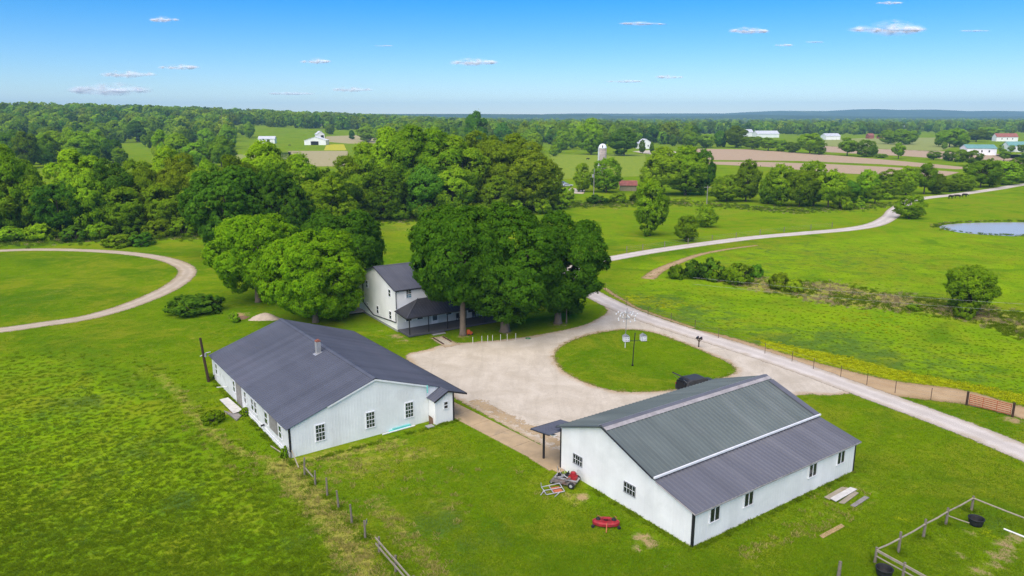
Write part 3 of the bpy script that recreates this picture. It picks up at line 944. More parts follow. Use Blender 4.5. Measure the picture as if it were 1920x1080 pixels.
def tree_at(name, label, p, crown, trunk, leaf, bark, sc, rz, group=None, cat='tree'):
    t = thing(name, label, cat, (p[0], p[1], p[2]), rz, group)
    t.scale = sc
    if trunk is not None:
        if not trunk.materials:
            trunk.materials.append(bark)
        link('trunk', trunk, None, t)
    c = link('crown', crown, None, t)
    if not crown.materials:
        crown.materials.append(None)
    c.material_slots[0].link = 'OBJECT'
    c.material_slots[0].material = leaf
    return t

# the big trees by the house: each one its own mesh
def hero(name, label, px, top, wpx, leaf, seed, lift=0.24, trunk_r=0.42, dy=1.0, nleaf=46000, ls=0.275, nlobe=34, shape='round', bark='bark', skirt=-0.75, dx=0.0, lean=0.0, group=None, clump=0.46, lobe=(0.26, 0.40), spread=0.72):
    p = gp(*px)
    h = height_at(p, top) * 0.985
    w = wpx / depth_px(p)
    bottom = h * lift
    rz_ = (h - bottom) / 2
    R = (w / 2, w / 2 * dy, rz_)
    cz = bottom + rz_
    nleaf = int(nleaf * 1.25)
    cm = crown_mesh(seed, tuple(x * 0.98 for x in R), cz, nlobe, int(nleaf / 30), nleaf, ls, clump=clump, shape=shape, skirt=skirt, lobe=lobe, spread=spread, loose=0.28)
    if dx:
        n = len(cm.vertices)
        a = np.empty(n * 3, np.float32)
        cm.vertices.foreach_get('co', a)
        a[0::3] += dx
        cm.vertices.foreach_set('co', a)
    tm = trunk_mesh(seed, h, trunk_r, R, cz, 9, 1.45, 12, lean)
    return tree_at(name, label, p, cm, tm, LEAF[leaf], M[bark], (1, 1, 1), 0, group)

hero('maple_tree', 'dense light green dome-shaped maple between the long shed and the white house', (592, 604), 435, 182, 'light', 11, lift=0.05, nleaf=90000, nlobe=90, skirt=-0.9, trunk_r=0.4, lobe=(0.15, 0.24), spread=0.86, clump=0.42, ls=0.25)
hero('maple_tree', 'bright green spreading tree behind the dome-shaped maple, farthest from the house', (484, 566), 401, 156, 'light', 12, lift=0.06, nleaf=66000, skirt=-0.95, nlobe=46, lobe=(0.14, 0.34), spread=0.79)
hero('maple_tree', 'green leafy tree rising just behind the dome-shaped maple beside the house gable', (640, 548), 393, 158, 'maple', 13, lift=0.06, nleaf=56000, nlobe=44, lobe=(0.14, 0.34), spread=0.79)
hero('maple_tree', 'tall dark maple with a bare straight trunk in front of the porch steps', (868, 628), 387, 182, 'maple', 14, nlobe=46, lobe=(0.15, 0.38), spread=0.77, lift=0.25, nleaf=66000, trunk_r=0.42, dx=0.0, skirt=-0.85, shape='vase')
hero('maple_tree', 'big dark maple with a thick forked trunk beside the porch end', (947, 621), 382, 210, 'maple', 15, nlobe=46, lobe=(0.15, 0.38), spread=0.77, lift=0.12, nleaf=70000, trunk_r=0.62, dx=1.0, skirt=-1.0)
hero('maple_tree', 'dark maple at the bend of the gravel lane, farthest from the house front', (1046, 606), 398, 160, 'maple', 16, nlobe=46, lobe=(0.15, 0.38), spread=0.77, lift=0.09, nleaf=62000, trunk_r=0.5, dx=0.9, skirt=-1.0)
hero('slender_tree', 'thin young tree standing close to the dark maple at the lane bend', (1062, 606), 545, 40, 'maple', 17, lift=0.45, nleaf=2500, trunk_r=0.1, nlobe=8)
hero('broadleaf_tree', 'large deep green tree behind the bright spreading tree, beside the track loop', (430, 482), 312, 150, 'deep', 18, lift=0.05, nleaf=42000, ls=0.42, bark='bark_dark', skirt=-0.95)
hero('broadleaf_tree', 'large dark tree rising above the bright spreading tree in front of the hedgerow', (515, 470), 318, 150, 'deep', 19, lift=0.05, nleaf=36000, ls=0.45, bark='bark_dark')
hero('broadleaf_tree', 'dark tree behind the trees by the house gable, next to the open meadow', (605, 455), 330, 130, 'wood', 20, lift=0.05, nleaf=30000, ls=0.45, bark='bark_dark')

# prototypes for the hedgerows and woods
PROTO, FARP = [], []
for i, (shape, rw, rh, lift) in enumerate((('round', 1.0, 1.0, 0.06), ('vase', 1.0, 1.05, 0.14), ('round', 0.9, 1.15, 0.05), ('vase', 1.05, 0.95, 0.10), ('round', 1.0, 0.9, 0.04), ('cone', 0.85, 1.2, 0.08),
                                        ('vase', 0.8, 1.0, 0.22), ('round', 0.75, 1.0, 0.10), ('cone', 0.7, 1.0, 0.05), ('vase', 1.1, 1.0, 0.16))):
    H_, W_ = 14.0, 10.0
    rz_ = H_ * (1 - lift) / 2
    R_ = (W_ / 2 * 0.98 * rw, W_ / 2 * 0.98 * rw, rz_ * 0.98)
    cz_ = H_ * lift + rz_
    cm = crown_mesh(100 + i, R_, cz_, (38, 24, 44, 30, 52, 40, 18, 46, 40, 22)[i], 560, 18000, 0.42, clump=0.58, shape=shape, skirt=(-0.9, -0.8, -0.95, -0.9, -0.95, -0.95, -0.6, -0.9, -0.95, -0.7)[i], lobe=(0.12, 0.42), spread=0.79, loose=0.5)
    PROTO.append((cm, trunk_mesh(100 + i, H_, 0.26, R_, cz_, 8, 1.3, 7)))
TALLP = []
for i, (shape, rw, lift, nl) in enumerate((('round', 1.0, 0.06, 60), ('vase', 1.0, 0.12, 44), ('round', 0.85, 0.05, 70), ('cone', 0.9, 0.06, 56))):
    rz_ = 22.0 * (1 - lift) / 2
    R_ = (7.0 * 0.98 * rw, 7.0 * 0.98 * rw, rz_ * 0.98)
    cz_ = 22.0 * lift + rz_
    cm = crown_mesh(150 + i, R_, cz_, nl, 1250, 38000, 0.45, clump=0.66, shape=shape, skirt=-0.92, lobe=(0.09, 0.34), spread=0.82, loose=0.55)
    TALLP.append((cm, trunk_mesh(150 + i, 22.0, 0.36, R_, cz_, 9, 1.3, 8)))
BUSHP = []
for i in range(3):
    cm = crown_mesh(200 + i, (0.92, 0.92, 0.80), 0.66, 14, 60, 2600, 0.17, clump=0.20, skirt=-0.5, lobe=(0.25, 0.42), spread=0.70, loose=0.35)
    BUSHP.append((cm, None))

used_labels = {}
def wood_tree(px, py, top, w, leaf, label, group=None, name='broadleaf_tree', k=None, p=None, cat='tree', h=None, wm=None):
    p = gp(px, py) if p is None else p
    h = height_at(p, top) if h is None else h
    wm = w / depth_px(p) if wm is None else wm
    k = int(rng.integers(len(PROTO))) if k is None else k
    if h > 17:
        cm, tm = TALLP[k % len(TALLP)]
        return tree_at(name, label, p, cm, tm, LEAF[leaf], M['bark_dark'], (wm / 14, wm / 14 * float(rng.uniform(0.85, 1.1)), h / 22.0), float(rng.uniform(0, 6.28)), group, cat)
    cm, tm = PROTO[k]
    return tree_at(name, label, p, cm, tm, LEAF[leaf], M['bark_dark'], (wm / 10, wm / 10 * float(rng.uniform(0.85, 1.1)), h / 14.0), float(rng.uniform(0, 6.28)), group, cat)

def bush(px, py, top, w, leaf, label, group=None, name='shrub', k=None):
    p = gp(px, py)
    h = max(height_at(p, top), 0.4)
    wm = w / depth_px(p)
    cm, _ = BUSHP[int(rng.integers(3)) if k is None else k]
    t = tree_at(name, label, p, cm, None, LEAF[leaf], None, (wm / 2, wm / 2, h / 1.45), float(rng.uniform(0, 6.28)), group, 'shrub')
    # a shrub is one body: its stems as a second part
    if 'stems' not in globals():
        globals()['stems'] = {}
    if 'm' not in stems:
        mb = MB()
        for a in range(6):
            an = a * 1.05
            mb.tube([(0, 0, -0.05), (math.cos(an) * 0.25, math.sin(an) * 0.25, 0.4), (math.cos(an) * 0.5, math.sin(an) * 0.5, 0.9)], [0.035, 0.025, 0.01], 5, False)
        me = bpy.data.meshes.new('stem')
        me.from_pydata(mb.v, [], mb.f)
        me.materials.append(M['bark_dark'])
        stems['m'] = me
    link('stem', stems['m'], None, t)
    return t

LEAFS = ['wood', 'wood', 'fresh', 'olive', 'deep', 'wood', 'fresh']
# hedgerow beyond the track loop
hedge_lab = 'leafy tree in the thick hedgerow beyond the track loop'
for i, (nth, (x, y, top, w, lf)) in enumerate(numbered((
    (-30, 446, 340, 110, 'wood'), (25, 442, 275, 105, 'fresh'), (70, 440, 330, 90, 'wood'), (115, 443, 345, 90, 'deep'), (150, 428, 282, 90, 'fresh'), (175, 440, 320, 80, 'wood'),
    (218, 436, 300, 82, 'deep'), (240, 440, 352, 80, 'wood'), (285, 432, 312, 80, 'olive'), (312, 436, 345, 80, 'fresh'), (348, 430, 290, 88, 'olive'), (385, 432, 318, 85, 'wood'),
    (60, 420, 300, 90, 'wood'), (5, 415, 258, 95, 'wood'), (330, 412, 276, 80, 'fresh'), (400, 415, 300, 70, 'wood'), (270, 414, 300, 70, 'wood')))):
    wood_tree(x, y, top, w, lf, '%s leafy tree, %s from the left in the hedgerow beyond the track loop' % (LOOK[lf], nth), 'hedgerow trees beyond the track loop')
for nth, (x, y, top, w, lf) in numbered(((20, 452, 425, 60, 'wood'), (75, 450, 420, 55, 'fresh'), (140, 452, 425, 50, 'deep'), (190, 447, 418, 55, 'wood'), (300, 444, 412, 60, 'fresh'), (345, 442, 410, 60, 'wood'), (255, 440, 412, 50, 'wood'))):
    bush(x, y, top, w, lf, 'low %s shrub, %s from the left at the foot of the hedgerow' % (LOOK[lf], nth), 'shrubs at the foot of the hedgerow')
# wood behind the house
wood_lab = 'tall leafy tree in the wood behind the house meadow'
for nth, (x, y, top, w, lf) in numbered(((450, 440, 292, 110, 'wood'), (505, 432, 266, 120, 'fresh'), (555, 425, 290, 100, 'wood'), (600, 420, 318, 90, 'wood'), (640, 418, 335, 80, 'deep'),
                         (668, 400, 292, 90, 'fresh'), (700, 402, 268, 100, 'wood'), (742, 400, 240, 105, 'fresh'), (780, 402, 236, 110, 'wood'), (825, 400, 242, 110, 'wood'), (868, 400, 255, 100, 'wood'),
                         (905, 392, 248, 105, 'olive'), (950, 394, 252, 115, 'olive'), (985, 396, 268, 105, 'olive'), (1018, 392, 300, 80, 'olive'), (720, 412, 315, 80, 'wood'), (800, 410, 310, 85, 'deep'),
                         (850, 408, 318, 80, 'wood'), (930, 404, 330, 90, 'olive'), (660, 412, 340, 70, 'wood'))):
    wood_tree(x, y, top, w, lf, 'tall %s tree, %s from the left in the wood behind the house' % (LOOK[lf], nth), 'trees of the wood behind the house')
for nth, (x, y, top, w) in numbered(((690, 411, 385, 45), (745, 412, 382, 50), (800, 412, 380, 50), (850, 412, 385, 45), (900, 408, 382, 55), (960, 405, 378, 55), (1010, 400, 372, 55), (1045, 392, 368, 45), (1060, 380, 360, 35))):
    bush(x, y, top, w, 'wood', 'low shrub, %s from the left along the meadow edge of the wood' % nth, 'shrubs along the wood edge')
# trees one can point to
wood_tree(1137, 361, 296, 58, 'wood', 'leafy tree hiding the lower half of the silo', k=0)
wood_tree(1092, 360, 306, 34, 'fresh', 'small fresh green tree on the open side of the silo', k=2)
wood_tree(1240, 366, 276, 88, 'olive', 'broad olive green tree beyond the red tin shed', k=3)
wood_tree(1285, 366, 274, 92, 'wood', 'broad leafy tree next to the dense dark tree beyond the red shed', k=0)
wood_tree(1318, 366, 280, 48, 'deep', 'dense dark upright tree at the field end of the hedgerow', k=2)
wood_tree(1218, 442, 335, 72, 'wood', 'lone uneven tree in the meadow between the silo and the road', k=2)
wood_tree(1286, 453, 403, 42, 'wood', 'small round tree beside the fence just above the gravel road', k=4)
wood_tree(1324, 426, 384, 40, 'wood', 'small bushy tree in the meadow near the short utility pole', k=4)
wood_tree(1704, 410, 365, 54, 'wood', 'round tree standing where the gravel road bends twice', k=4)
wood_tree(1818, 588, 500, 86, 'fresh', 'lone leafy tree in the middle of the wet meadow', k=3)
bush(1808, 596, 568, 42, 'fresh', 'bright shrub at the foot of the lone wet meadow tree')
bush(1580, 393, 368, 36, 'fresh', 'bright round shrub on the meadow side of the right hedgerow')
bush(1612, 390, 378, 20, 'wood', 'small upright shrub beside the bright round shrub at the hedgerow')
bush(1662, 374, 362, 24, 'wood', 'small shrub where the hedgerow meets the road bend')
bush(1200, 378, 358, 40, 'wood', 'leafy shrub in front of the red tin shed')
bush(1160, 380, 362, 38, 'fresh', 'weedy shrub below the silo tree')
bush(1120, 382, 366, 40, 'deep', 'dark weedy shrub at the foot of the tall utility pole')
bush(1065, 372, 350, 26, 'wood', 'shrub beside the two parked cars')
# hedgerow along the road on the far side
for nth, (x, y, top, w, lf) in numbered(((1362, 378, 328, 58, 'wood'), (1398, 378, 300, 62, 'olive'), (1440, 382, 330, 55, 'wood'), (1462, 386, 308, 66, 'wood'), (1498, 388, 318, 62, 'olive'), (1525, 386, 302, 66, 'wood'), (1552, 390, 318, 56, 'wood'),
                         (1592, 380, 338, 44, 'deep'), (1624, 380, 318, 44, 'wood'), (1640, 382, 348, 46, 'wood'), (1668, 372, 318, 50, 'wood'), (1698, 366, 312, 54, 'fresh'), (1732, 364, 306, 52, 'wood'), (1756, 364, 326, 46, 'wood'),
                         (1802, 358, 325, 50, 'wood'), (1838, 352, 298, 62, 'wood'), (1880, 346, 302, 62, 'fresh'), (1912, 342, 296, 60, 'wood'), (1960, 338, 290, 70, 'wood'), (1780, 360, 335, 40, 'olive'), (1578, 384, 350, 40, 'wood'), (1855, 350, 312, 50, 'olive'))):
    wood_tree(x, y, top, w, lf, '%s tree, %s from the left in the hedgerow above the gravel road' % (LOOK[lf], nth), 'hedgerow trees along the gravel road')
# field hedges beyond the ploughed ground
for nth, (x, y, top, w, lf) in numbered(((1300, 278, 250, 40, 'wood'), (1325, 277, 252, 34, 'wood'), (1350, 276, 245, 36, 'deep'), (1380, 277, 236, 46, 'wood'), (1410, 280, 256, 36, 'wood'), (1440, 283, 258, 42, 'fresh'), (1465, 284, 262, 30, 'wood'), (1485, 286, 266, 26, 'wood'),
                         (1518, 288, 250, 44, 'fresh'), (1535, 290, 264, 26, 'wood'), (1588, 292, 258, 44, 'fresh'), (1622, 294, 262, 38, 'fresh'), (1636, 294, 272, 26, 'wood'), (1684, 298, 268, 32, 'wood'), (1652, 296, 288, 24, 'wood'),
                         (1750, 300, 284, 26, 'wood'), (1778, 302, 282, 26, 'wood'), (1800, 304, 280, 34, 'fresh'), (1820, 312, 282, 38, 'wood'), (1882, 302, 280, 28, 'wood'), (1925, 308, 286, 30, 'deep'))):
    wood_tree(x, y, top, w, lf, '%s tree, %s from the left in the hedges between far ploughed fields' % (LOOK[lf], nth), 'field hedge trees')
for nth, (x, y, top, w) in numbered(((1665, 270, 244, 36), (1690, 271, 242, 40), (1706, 270, 246, 30), (1780, 276, 241, 44), (1800, 275, 246, 40), (1850, 262, 238, 50), (1830, 266, 243, 40), (1760, 274, 252, 22), (1770, 280, 266, 14), (1880, 284, 270, 14), (1895, 285, 272, 12), (1915, 286, 271, 14))):
    wood_tree(x, y, top, w, 'wood', 'shade tree, %s from the left among the distant farm buildings' % nth, 'shade trees by the distant farms')
wood_tree(1170, 292, 240, 62, 'deep', 'broad dark oak standing alone beside the pale farmhouse behind the silo', k=3)
wood_tree(1204, 288, 262, 16, 'wood', 'slim tree standing before the pale farmhouse behind the silo', k=7)
wood_tree(1222, 287, 266, 14, 'wood', 'small tree at the far corner of the pale farmhouse behind the silo', k=8)
wood_tree(1047, 287, 258, 22, 'fresh', 'small bright upright tree at the edge of the pasture behind the silo', k=2)
wood_tree(1038, 293, 272, 18, 'fresh', 'smallest bright tree in the pasture behind the silo', k=4)
wood_tree(660, 262, 244, 12, 'deep', 'narrow dark conifer in the pasture beyond the stubble field', k=5)
wood_tree(688, 266, 232, 36, 'wood', 'round tree near the narrow conifer beyond the stubble field', k=0)
wood_tree(895, 290, 209, 40, 'deep', 'tall dark tree standing above the skyline of the far wood', k=1)
wood_tree(1108, 290, 222, 50, 'wood', 'tall full tree at the wood edge behind the silo', k=0)
# woods further back: rows of trees
def rows(n, xr, yr, hr, lab, grp, skip=()):
    k = 0
    tries = 0
    while k < n and tries < n * 30:
        tries += 1
        x, y = rng.uniform(*xr), rng.uniform(*yr)
        if any(a < x < b and c < y < d for a, b, c, d in skip):
            continue
        p = gp(x, y)
        h = rng.uniform(hr[0] * 0.7, hr[1] * 1.12)
        wood_tree(0, 0, 0, 0, LEAFS[int(rng.integers(len(LEAFS)))], lab, grp, p=p, h=h, wm=h * rng.uniform(0.55, 1.05))
        k += 1
clearings = ((470, 660, 240, 330), (190, 270, 272, 300), (555, 660, 255, 300), (400, 560, 288, 312), (225, 420, 286, 305))
rows(60, (-60, 460), (268, 318), (13, 19), 'tree in the broad wood beyond the hedgerow and its clearing', 'trees of the broad wood', clearings)
rows(36, (-60, 640), (248, 268), (14, 20), 'tree of the wooded rise on the skyline', 'trees of the wooded rise', ((480, 640, 254, 275),))
rows(40, (640, 1060), (252, 292), (15, 21), 'tree in the deep wood behind the olive green grove', 'trees of the deep wood', ((640, 700, 255, 300),))
rows(26, (1060, 1300), (256, 284), (13, 18), 'tree along the far side of the silo pasture', 'trees behind the silo pasture', ((1180, 1260, 262, 300), (1030, 1200, 284, 330)))
rows(40, (1300, 1960), (246, 256), (11, 16), 'tree in the distant belt beyond the farm buildings', 'trees of the distant belt', ((1400, 1475, 244, 262), (1540, 1590, 250, 266), (1620, 1660, 250, 262)))

# the far forest nobody could count: instanced crowns
def scatter(name, pts, scl, protos, material=None, label=None, idx=None, rot=None, hidden_col=None, category=None):
    me = bpy.data.meshes.new(name)
    me.vertices.add(len(pts))
    me.vertices.foreach_set('co', np.ascontiguousarray(pts, np.float32).ravel())
    scl = np.asarray(scl, float)
    if scl.ndim == 1:
        scl = np.repeat(scl[:, None], 3, 1)
    set_attr(me, 'scl', scl, 'FLOAT_VECTOR')
    if rot is None:
        rot = np.zeros((len(pts), 3))
        rot[:, 2] = rng.uniform(0, 6.28, len(pts))
    set_attr(me, 'rot', rot, 'FLOAT_VECTOR')
    set_attr(me, 'idx', rng.integers(0, len(protos), len(pts)) if idx is None else idx, 'INT')
    o = link(name, me, None, kind='stuff', label=label, category=category)
    c = bpy.data.collections.new(name + '_kinds')
    for i, (pm, mt) in enumerate(protos):
        q = bpy.data.objects.new('%s_kind_%d' % (name, i), pm)
        if mt is not None:
            if not pm.materials:
                pm.materials.append(mt)
            q.material_slots[0].link = 'OBJECT'
            q.material_slots[0].material = mt
        c.objects.link(q)
    ng = bpy.data.node_groups.new(name, 'GeometryNodeTree')
    ng.interface.new_socket('Geometry', in_out='INPUT', socket_type='NodeSocketGeometry')
    ng.interface.new_socket('Geometry', in_out='OUTPUT', socket_type='NodeSocketGeometry')
    N, L = ng.nodes, ng.links
    gi, go = N.new('NodeGroupInput'), N.new('NodeGroupOutput')
    iop = N.new('GeometryNodeInstanceOnPoints')
    ci = N.new('GeometryNodeCollectionInfo')
    ci.inputs['Collection'].default_value = c
    ci.inputs['Separate Children'].default_value = True
    ci.inputs['Reset Children'].default_value = True
    iop.inputs['Pick Instance'].default_value = True
    def na(nm, typ):
        a = N.new('GeometryNodeInputNamedAttribute')
        a.data_type = typ
        a.inputs['Name'].default_value = nm
        return next(s for s in a.outputs if s.enabled and s.name == 'Attribute')
    L.new(gi.outputs[0], iop.inputs['Points'])
    L.new(ci.outputs[0], iop.inputs['Instance'])
    L.new(na('idx', 'INT'), iop.inputs['Instance Index'])
    L.new(na('rot', 'FLOAT_VECTOR'), iop.inputs['Rotation'])
    L.new(na('scl', 'FLOAT_VECTOR'), iop.inputs['Scale'])
    L.new(iop.outputs[0], go.inputs[0])
    md = o.modifiers.new('instances', 'NODES')
    md.node_group = ng
    return o

FP = []
for i in range(5):
    FP.append((crown_mesh(300 + i, (4.6, 4.6, 6.0), 6.2, 24, 160, 1900, 1.0, clump=1.0, skirt=-0.9, lobe=(0.24, 0.42), spread=0.72, loose=0.15), LEAF[('far', 'olive', 'wood', 'deep', 'fresh')[i]]))
pts = []
tries = 0
while len(pts) < 9000 and tries < 120000:
    tries += 1
    y = rng.uniform(760, 4200) if rng.uniform() < 0.75 else rng.uniform(760, 1700)
    x = rng.uniform(-0.78, 0.80) * y
    uu, vv = 960 + FPX * x / y, 0
    if y < 1120 and 440 < uu < 740 or y < 1000 and uu > 1290:
        continue
    if y < 1200 and 1290 < uu:
        continue
    # clearings that thin the plain on the right
    q = math.sin(x * 0.0047 + 1.3) * math.sin(y * 0.0039 + 0.4) + 0.5 * math.sin(x * 0.011 + y * 0.009)
    if uu > 900 and q > 0.55:
        continue
    pts.append((x, y, tz(x, y)))
pts = np.array(pts)
sc = rng.uniform(0.65, 1.25, len(pts)) ** 1.5 * 1.3 * np.where(pts[:, 0] > 200, 0.9, 1.0)
scatter('far_forest', pts, np.stack([sc * 1.15, sc * 1.15, sc], 1), FP, label='dense green forest that runs to the skyline')
# ------------------------------------------------------------------ buildings
def ribbed(a, b, c, d, t, spacing=0.3, rh=0.04, rw=0.085, mb=None):
    """sheet of ribbed metal: top edge a-b, bottom edge d-c, ribs run from top to bottom"""
    mb = mb or MB()
    a, b, c, d = (Vector(q) for q in (a, b, c, d))
    n = (b - a).cross(d - a)
    q = [a, b, c, d]
    if n.z < 0:
        n = -n
        q = [a, d, c, b]
    n.normalize()
    mb.slab(q, t)
    u_ = (b - a).normalized()
    k = max(1, int((b - a).length / spacing))
    for i in range(k + 1):
        s = i / k
        if s in (0.0, 1.0):
            continue
        p, r_ = a.lerp(b, s), d.lerp(c, s)
        v = []
        for e, hw in ((p, rw), (r_, rw)):
            v += [e - u_ * hw / 2, e - u_ * hw / 4 + n * rh, e + u_ * hw / 4 + n * rh, e + u_ * hw / 2]
        mb.add(v, [(0, 1, 5, 4), (1, 2, 6, 5), (2, 3, 7, 6), (0, 3, 2, 1), (4, 5, 6, 7)])
    return mb

def wall_panel(prof, axis, at, thick, out, spacing=0.3, ribs='v', lap=0.16, mb=None):
    """wall standing on the line axis=at; prof = outline (s, z); out = +-1 side the ribs stand on; ribs 'v' vertical metal ribs, 'h' lapped boards"""
    mb = mb or MB()
    prof = [tuple(p) for p in prof]
    a, b = (at, at + thick) if out < 0 else (at - thick, at)
    mb.prism(prof, axis, a, b)
    ss = [p[0] for p in prof]
    zs = [p[1] for p in prof]
    s0, s1 = min(ss), max(ss)
    z0 = min(zs)
    top = sorted([p for p in prof if p[1] > z0 + 0.01])
    tx, ty = [p[0] for p in top], [p[1] for p in top]
    mk = (lambda s, o, z: (at + o, s, z)) if axis == 0 else (lambda s, o, z: (s, at + o, z))
    if ribs == 'v':
        for s in np.arange(s0 + spacing / 2, s1, spacing):
            zt = float(np.interp(s, tx, ty))
            h = 0.007 * out
            v = [mk(s - 0.03, 0, z0), mk(s - 0.012, h, z0), mk(s + 0.012, h, z0), mk(s + 0.03, 0, z0), mk(s - 0.03, 0, zt), mk(s - 0.012, h, zt), mk(s + 0.012, h, zt), mk(s + 0.03, 0, zt)]
            mb.add(v, [(0, 1, 5, 4), (1, 2, 6, 5), (2, 3, 7, 6), (4, 5, 6, 7)])
    elif ribs == 'h':
        for z in np.arange(z0, max(zs), lap):
            # span of the wall at this height
            zz = z + lap
            xs = np.linspace(s0, s1, 161)
            ok = xs[np.interp(xs, tx, ty) >= zz - 1e-6]
            if len(ok) < 2:
                continue
            x0, x1 = ok[0], ok[-1]
            h = 0.009 * out
            v = [mk(x0, 0.002 * out, zz), mk(x1, 0.002 * out, zz), mk(x1, h, z), mk(x0, h, z), mk(x1, 0, z), mk(x0, 0, z)]
            mb.add(v, [(0, 1, 2, 3), (3, 2, 4, 5)])
    return mb

def window(parent, axis, at, out, s0, s1, z0, z1, style='sash', frame='trim_white', cols=3, rows=2, glass='glass', fw=0.07, mun=None, label=None):
    """window on a wall plane; frame = the part, panes and glazing bars its sub-parts"""
    B = lambda mb, a, b, c, d, o0, o1: (mb.box(at + min(o0 * out, o1 * out), at + max(o0 * out, o1 * out), a, b, c, d) if axis == 0 else mb.box(a, b, at + min(o0 * out, o1 * out), at + max(o0 * out, o1 * out), c, d))
    f = MB()
    e = 0.024
    B(f, s0 - fw, s1 + fw, z1, z1 + fw, e * 0 - 0.01, 0.07)
    B(f, s0 - fw, s0, z0, z1, -0.01, 0.065)
    B(f, s1, s1 + fw, z0, z1, -0.01, 0.065)
    B(f, s0 - fw - 0.03, s1 + fw + 0.03, z0 - fw, z0, -0.01, 0.09)
    if style == 'sash':
        zm = (z0 + z1) / 2
        B(f, s0, s1, zm - 0.03, zm + 0.03, -0.01, 0.06)
        panes = [(s0, s1, z0, zm - 0.03), (s0, s1, zm + 0.03, z1)]
    elif style == 'slide':
        sm = (s0 + s1) / 2
        B(f, sm - 0.03, sm + 0.03, z0, z1, -0.01, 0.06)
        panes = [(s0, sm - 0.03, z0, z1), (sm + 0.03, s1, z0, z1)]
    else:
        panes = [(s0, s1, z0, z1)]
    w = f.build('window', M[frame], parent, label=label)
    for a, b, c, d in panes:
        B(MBx := MB(), a, b, c, d, -0.01, 0.030)
        MBx.build('pane', M[glass], w)
    if cols * rows > 1:
        mm = MB()
        for a, b, c, d in panes:
            for k in range(1, cols):
                s = a + (b - a) * k / cols
                B(mm, s - 0.016, s + 0.016, c, d, 0.031, 0.05)
            for k in range(1, rows):
                z = c + (d - c) * k / rows
                B(mm, a, b, z - 0.016, z + 0.016, 0.031, 0.048)
        mm.build('glazing_bars', M[mun or frame], w)
    return w

# ---- the long shed on the left
LB = thing('long_shed', 'long white shed with slate blue metal roof and brick-topped chimney', 'shed', (-18.586, 57.49, 0), math.radians(35.9))
LW, LL = 15.28, 24.2
S1 = (5.446 - 2.665) / 8.212
S2 = (5.446 - 2.526) / (16.545 - 7.912)
rl = lambda x: 5.446 - S1 * (7.912 - x) if x < 7.912 else 5.446 - S2 * (x - 7.912)
gp_ = [(0, 0), (LW, 0), (LW, rl(LW) - 0.1), (7.912, 5.446 - 0.1), (0, rl(0) - 0.1)]
wall_panel(gp_, 1, 0, 0.14, -1, 0.3).build('gable_wall', M['wall_grey'], LB)
wall_panel(gp_, 1, LL, 0.14, 1, 0.3, ribs=None).build('gable_wall', M['wall_grey'], LB)
wall_panel([(0.14, 0), (LL - 0.14, 0), (LL - 0.14, rl(0) - 0.1), (0.14, rl(0) - 0.1)], 0, 0, 0.14, -1, 0.3, ribs='h', lap=0.22).build('side_wall', M['wall_old'], LB)
wall_panel([(0.14, 0), (LL - 0.14, 0), (LL - 0.14, rl(LW) - 0.1), (0.14, rl(LW) - 0.1)], 0, LW, 0.14, 1, 0.3, ribs=None).build('side_wall', M['wall_white'], LB)
r0_, r1_ = -0.18, LL + 0.12
ribbed((7.912, r0_, 5.446), (7.912, r1_, 5.446), (-0.32, r1_, rl(-0.32)), (-0.32, r0_, rl(-0.32)), 0.05, 0.38).build('roof_slope', M['roof_slate'], LB)
ribbed((7.912, r0_, 5.446), (7.912, r1_, 5.446), (16.545, r1_, rl(16.545)), (16.545, r0_, rl(16.545)), 0.05, 0.38).build('roof_slope', M['roof_slate'], LB, label='dark right-hand roof slope of the long shed')
mb = MB()
for sgn, S in ((-1, S1), (1, S2)):
    e = 7.912 + sgn * 0.26
    mb.slab([(7.912, r0_ - .01, 5.508), (e, r0_ - .01, 5.508 - S * .26), (e, r1_ + .01, 5.508 - S * .26), (7.912, r1_ + .01, 5.508)] if sgn > 0 else
            [(e, r0_ - .01, 5.508 - S * .26), (7.912, r0_ - .01, 5.508), (7.912, r1_ + .01, 5.508), (e, r1_ + .01, 5.508 - S * .26)], 0.012)
mb.build('ridge_cap', M['roof_slate'], LB)
mb = MB()
mb.bar((7.912, -0.17, 5.446 - 0.14), (3.4, -0.17, rl(3.4) - 0.14), 0.03, 0.15).bar((7.912, -0.175, 5.446 - 0.14), (13.2, -0.175, rl(13.2) - 0.14), 0.03, 0.15)
mb.build('rake_trim', M['trim_white'], LB)
MB().box(-0.045, 0.10, -0.035, 0.13, 0.55, rl(0) - 0.12).build('corner_trim', M['trim_black'], LB)
MB().box(-0.045, 0.10, -0.035, 0.13, 0.0, 0.545).build('corner_trim', M['board_grey'], LB, label='bare grey foot of the corner trim')
for s0, s1 in ((2.28, 3.05), (6.95, 7.72), (10.85, 11.62)):
    w = window(LB, 1, 0, -1, s0, s1, 0.93, 2.33, glass='glass_green')
for y0, y1 in ((22.1, 22.75), (15.6, 16.25), (11.9, 12.5), (9.65, 10.3), (8.7, 9.35), (5.6, 6.4), (1.95, 2.6)):
    window(LB, 0, 0, -1, y0, y1, 0.98, 2.1, cols=1, rows=1, glass='glass_green')
MB().box(-0.055, -0.005, 13.5, 15.2, 0.1, 2.25).build('boarded_door', M['board_grey'], LB, label='weathered grey boarded door')
MB().box(-0.05, -0.005, 3.0, 5.1, 0.95, 2.2).build('patch_panel', M['board_grey'], LB, label='grey weathered panel between two windows')
MB().box(-0.10, -0.025, 0.14, 12.9, 0.0, 0.22).box(-0.07, -0.025, 0.14, 12.9, 0.24, 0.46).build('skirting_board', M['trim_white'], LB)
MB().tube([(-0.35, 6.7, 0.62), (-0.03, 6.7, 0.66)], 0.09, 10).build('vent_pipe', M['trim_black'], LB)
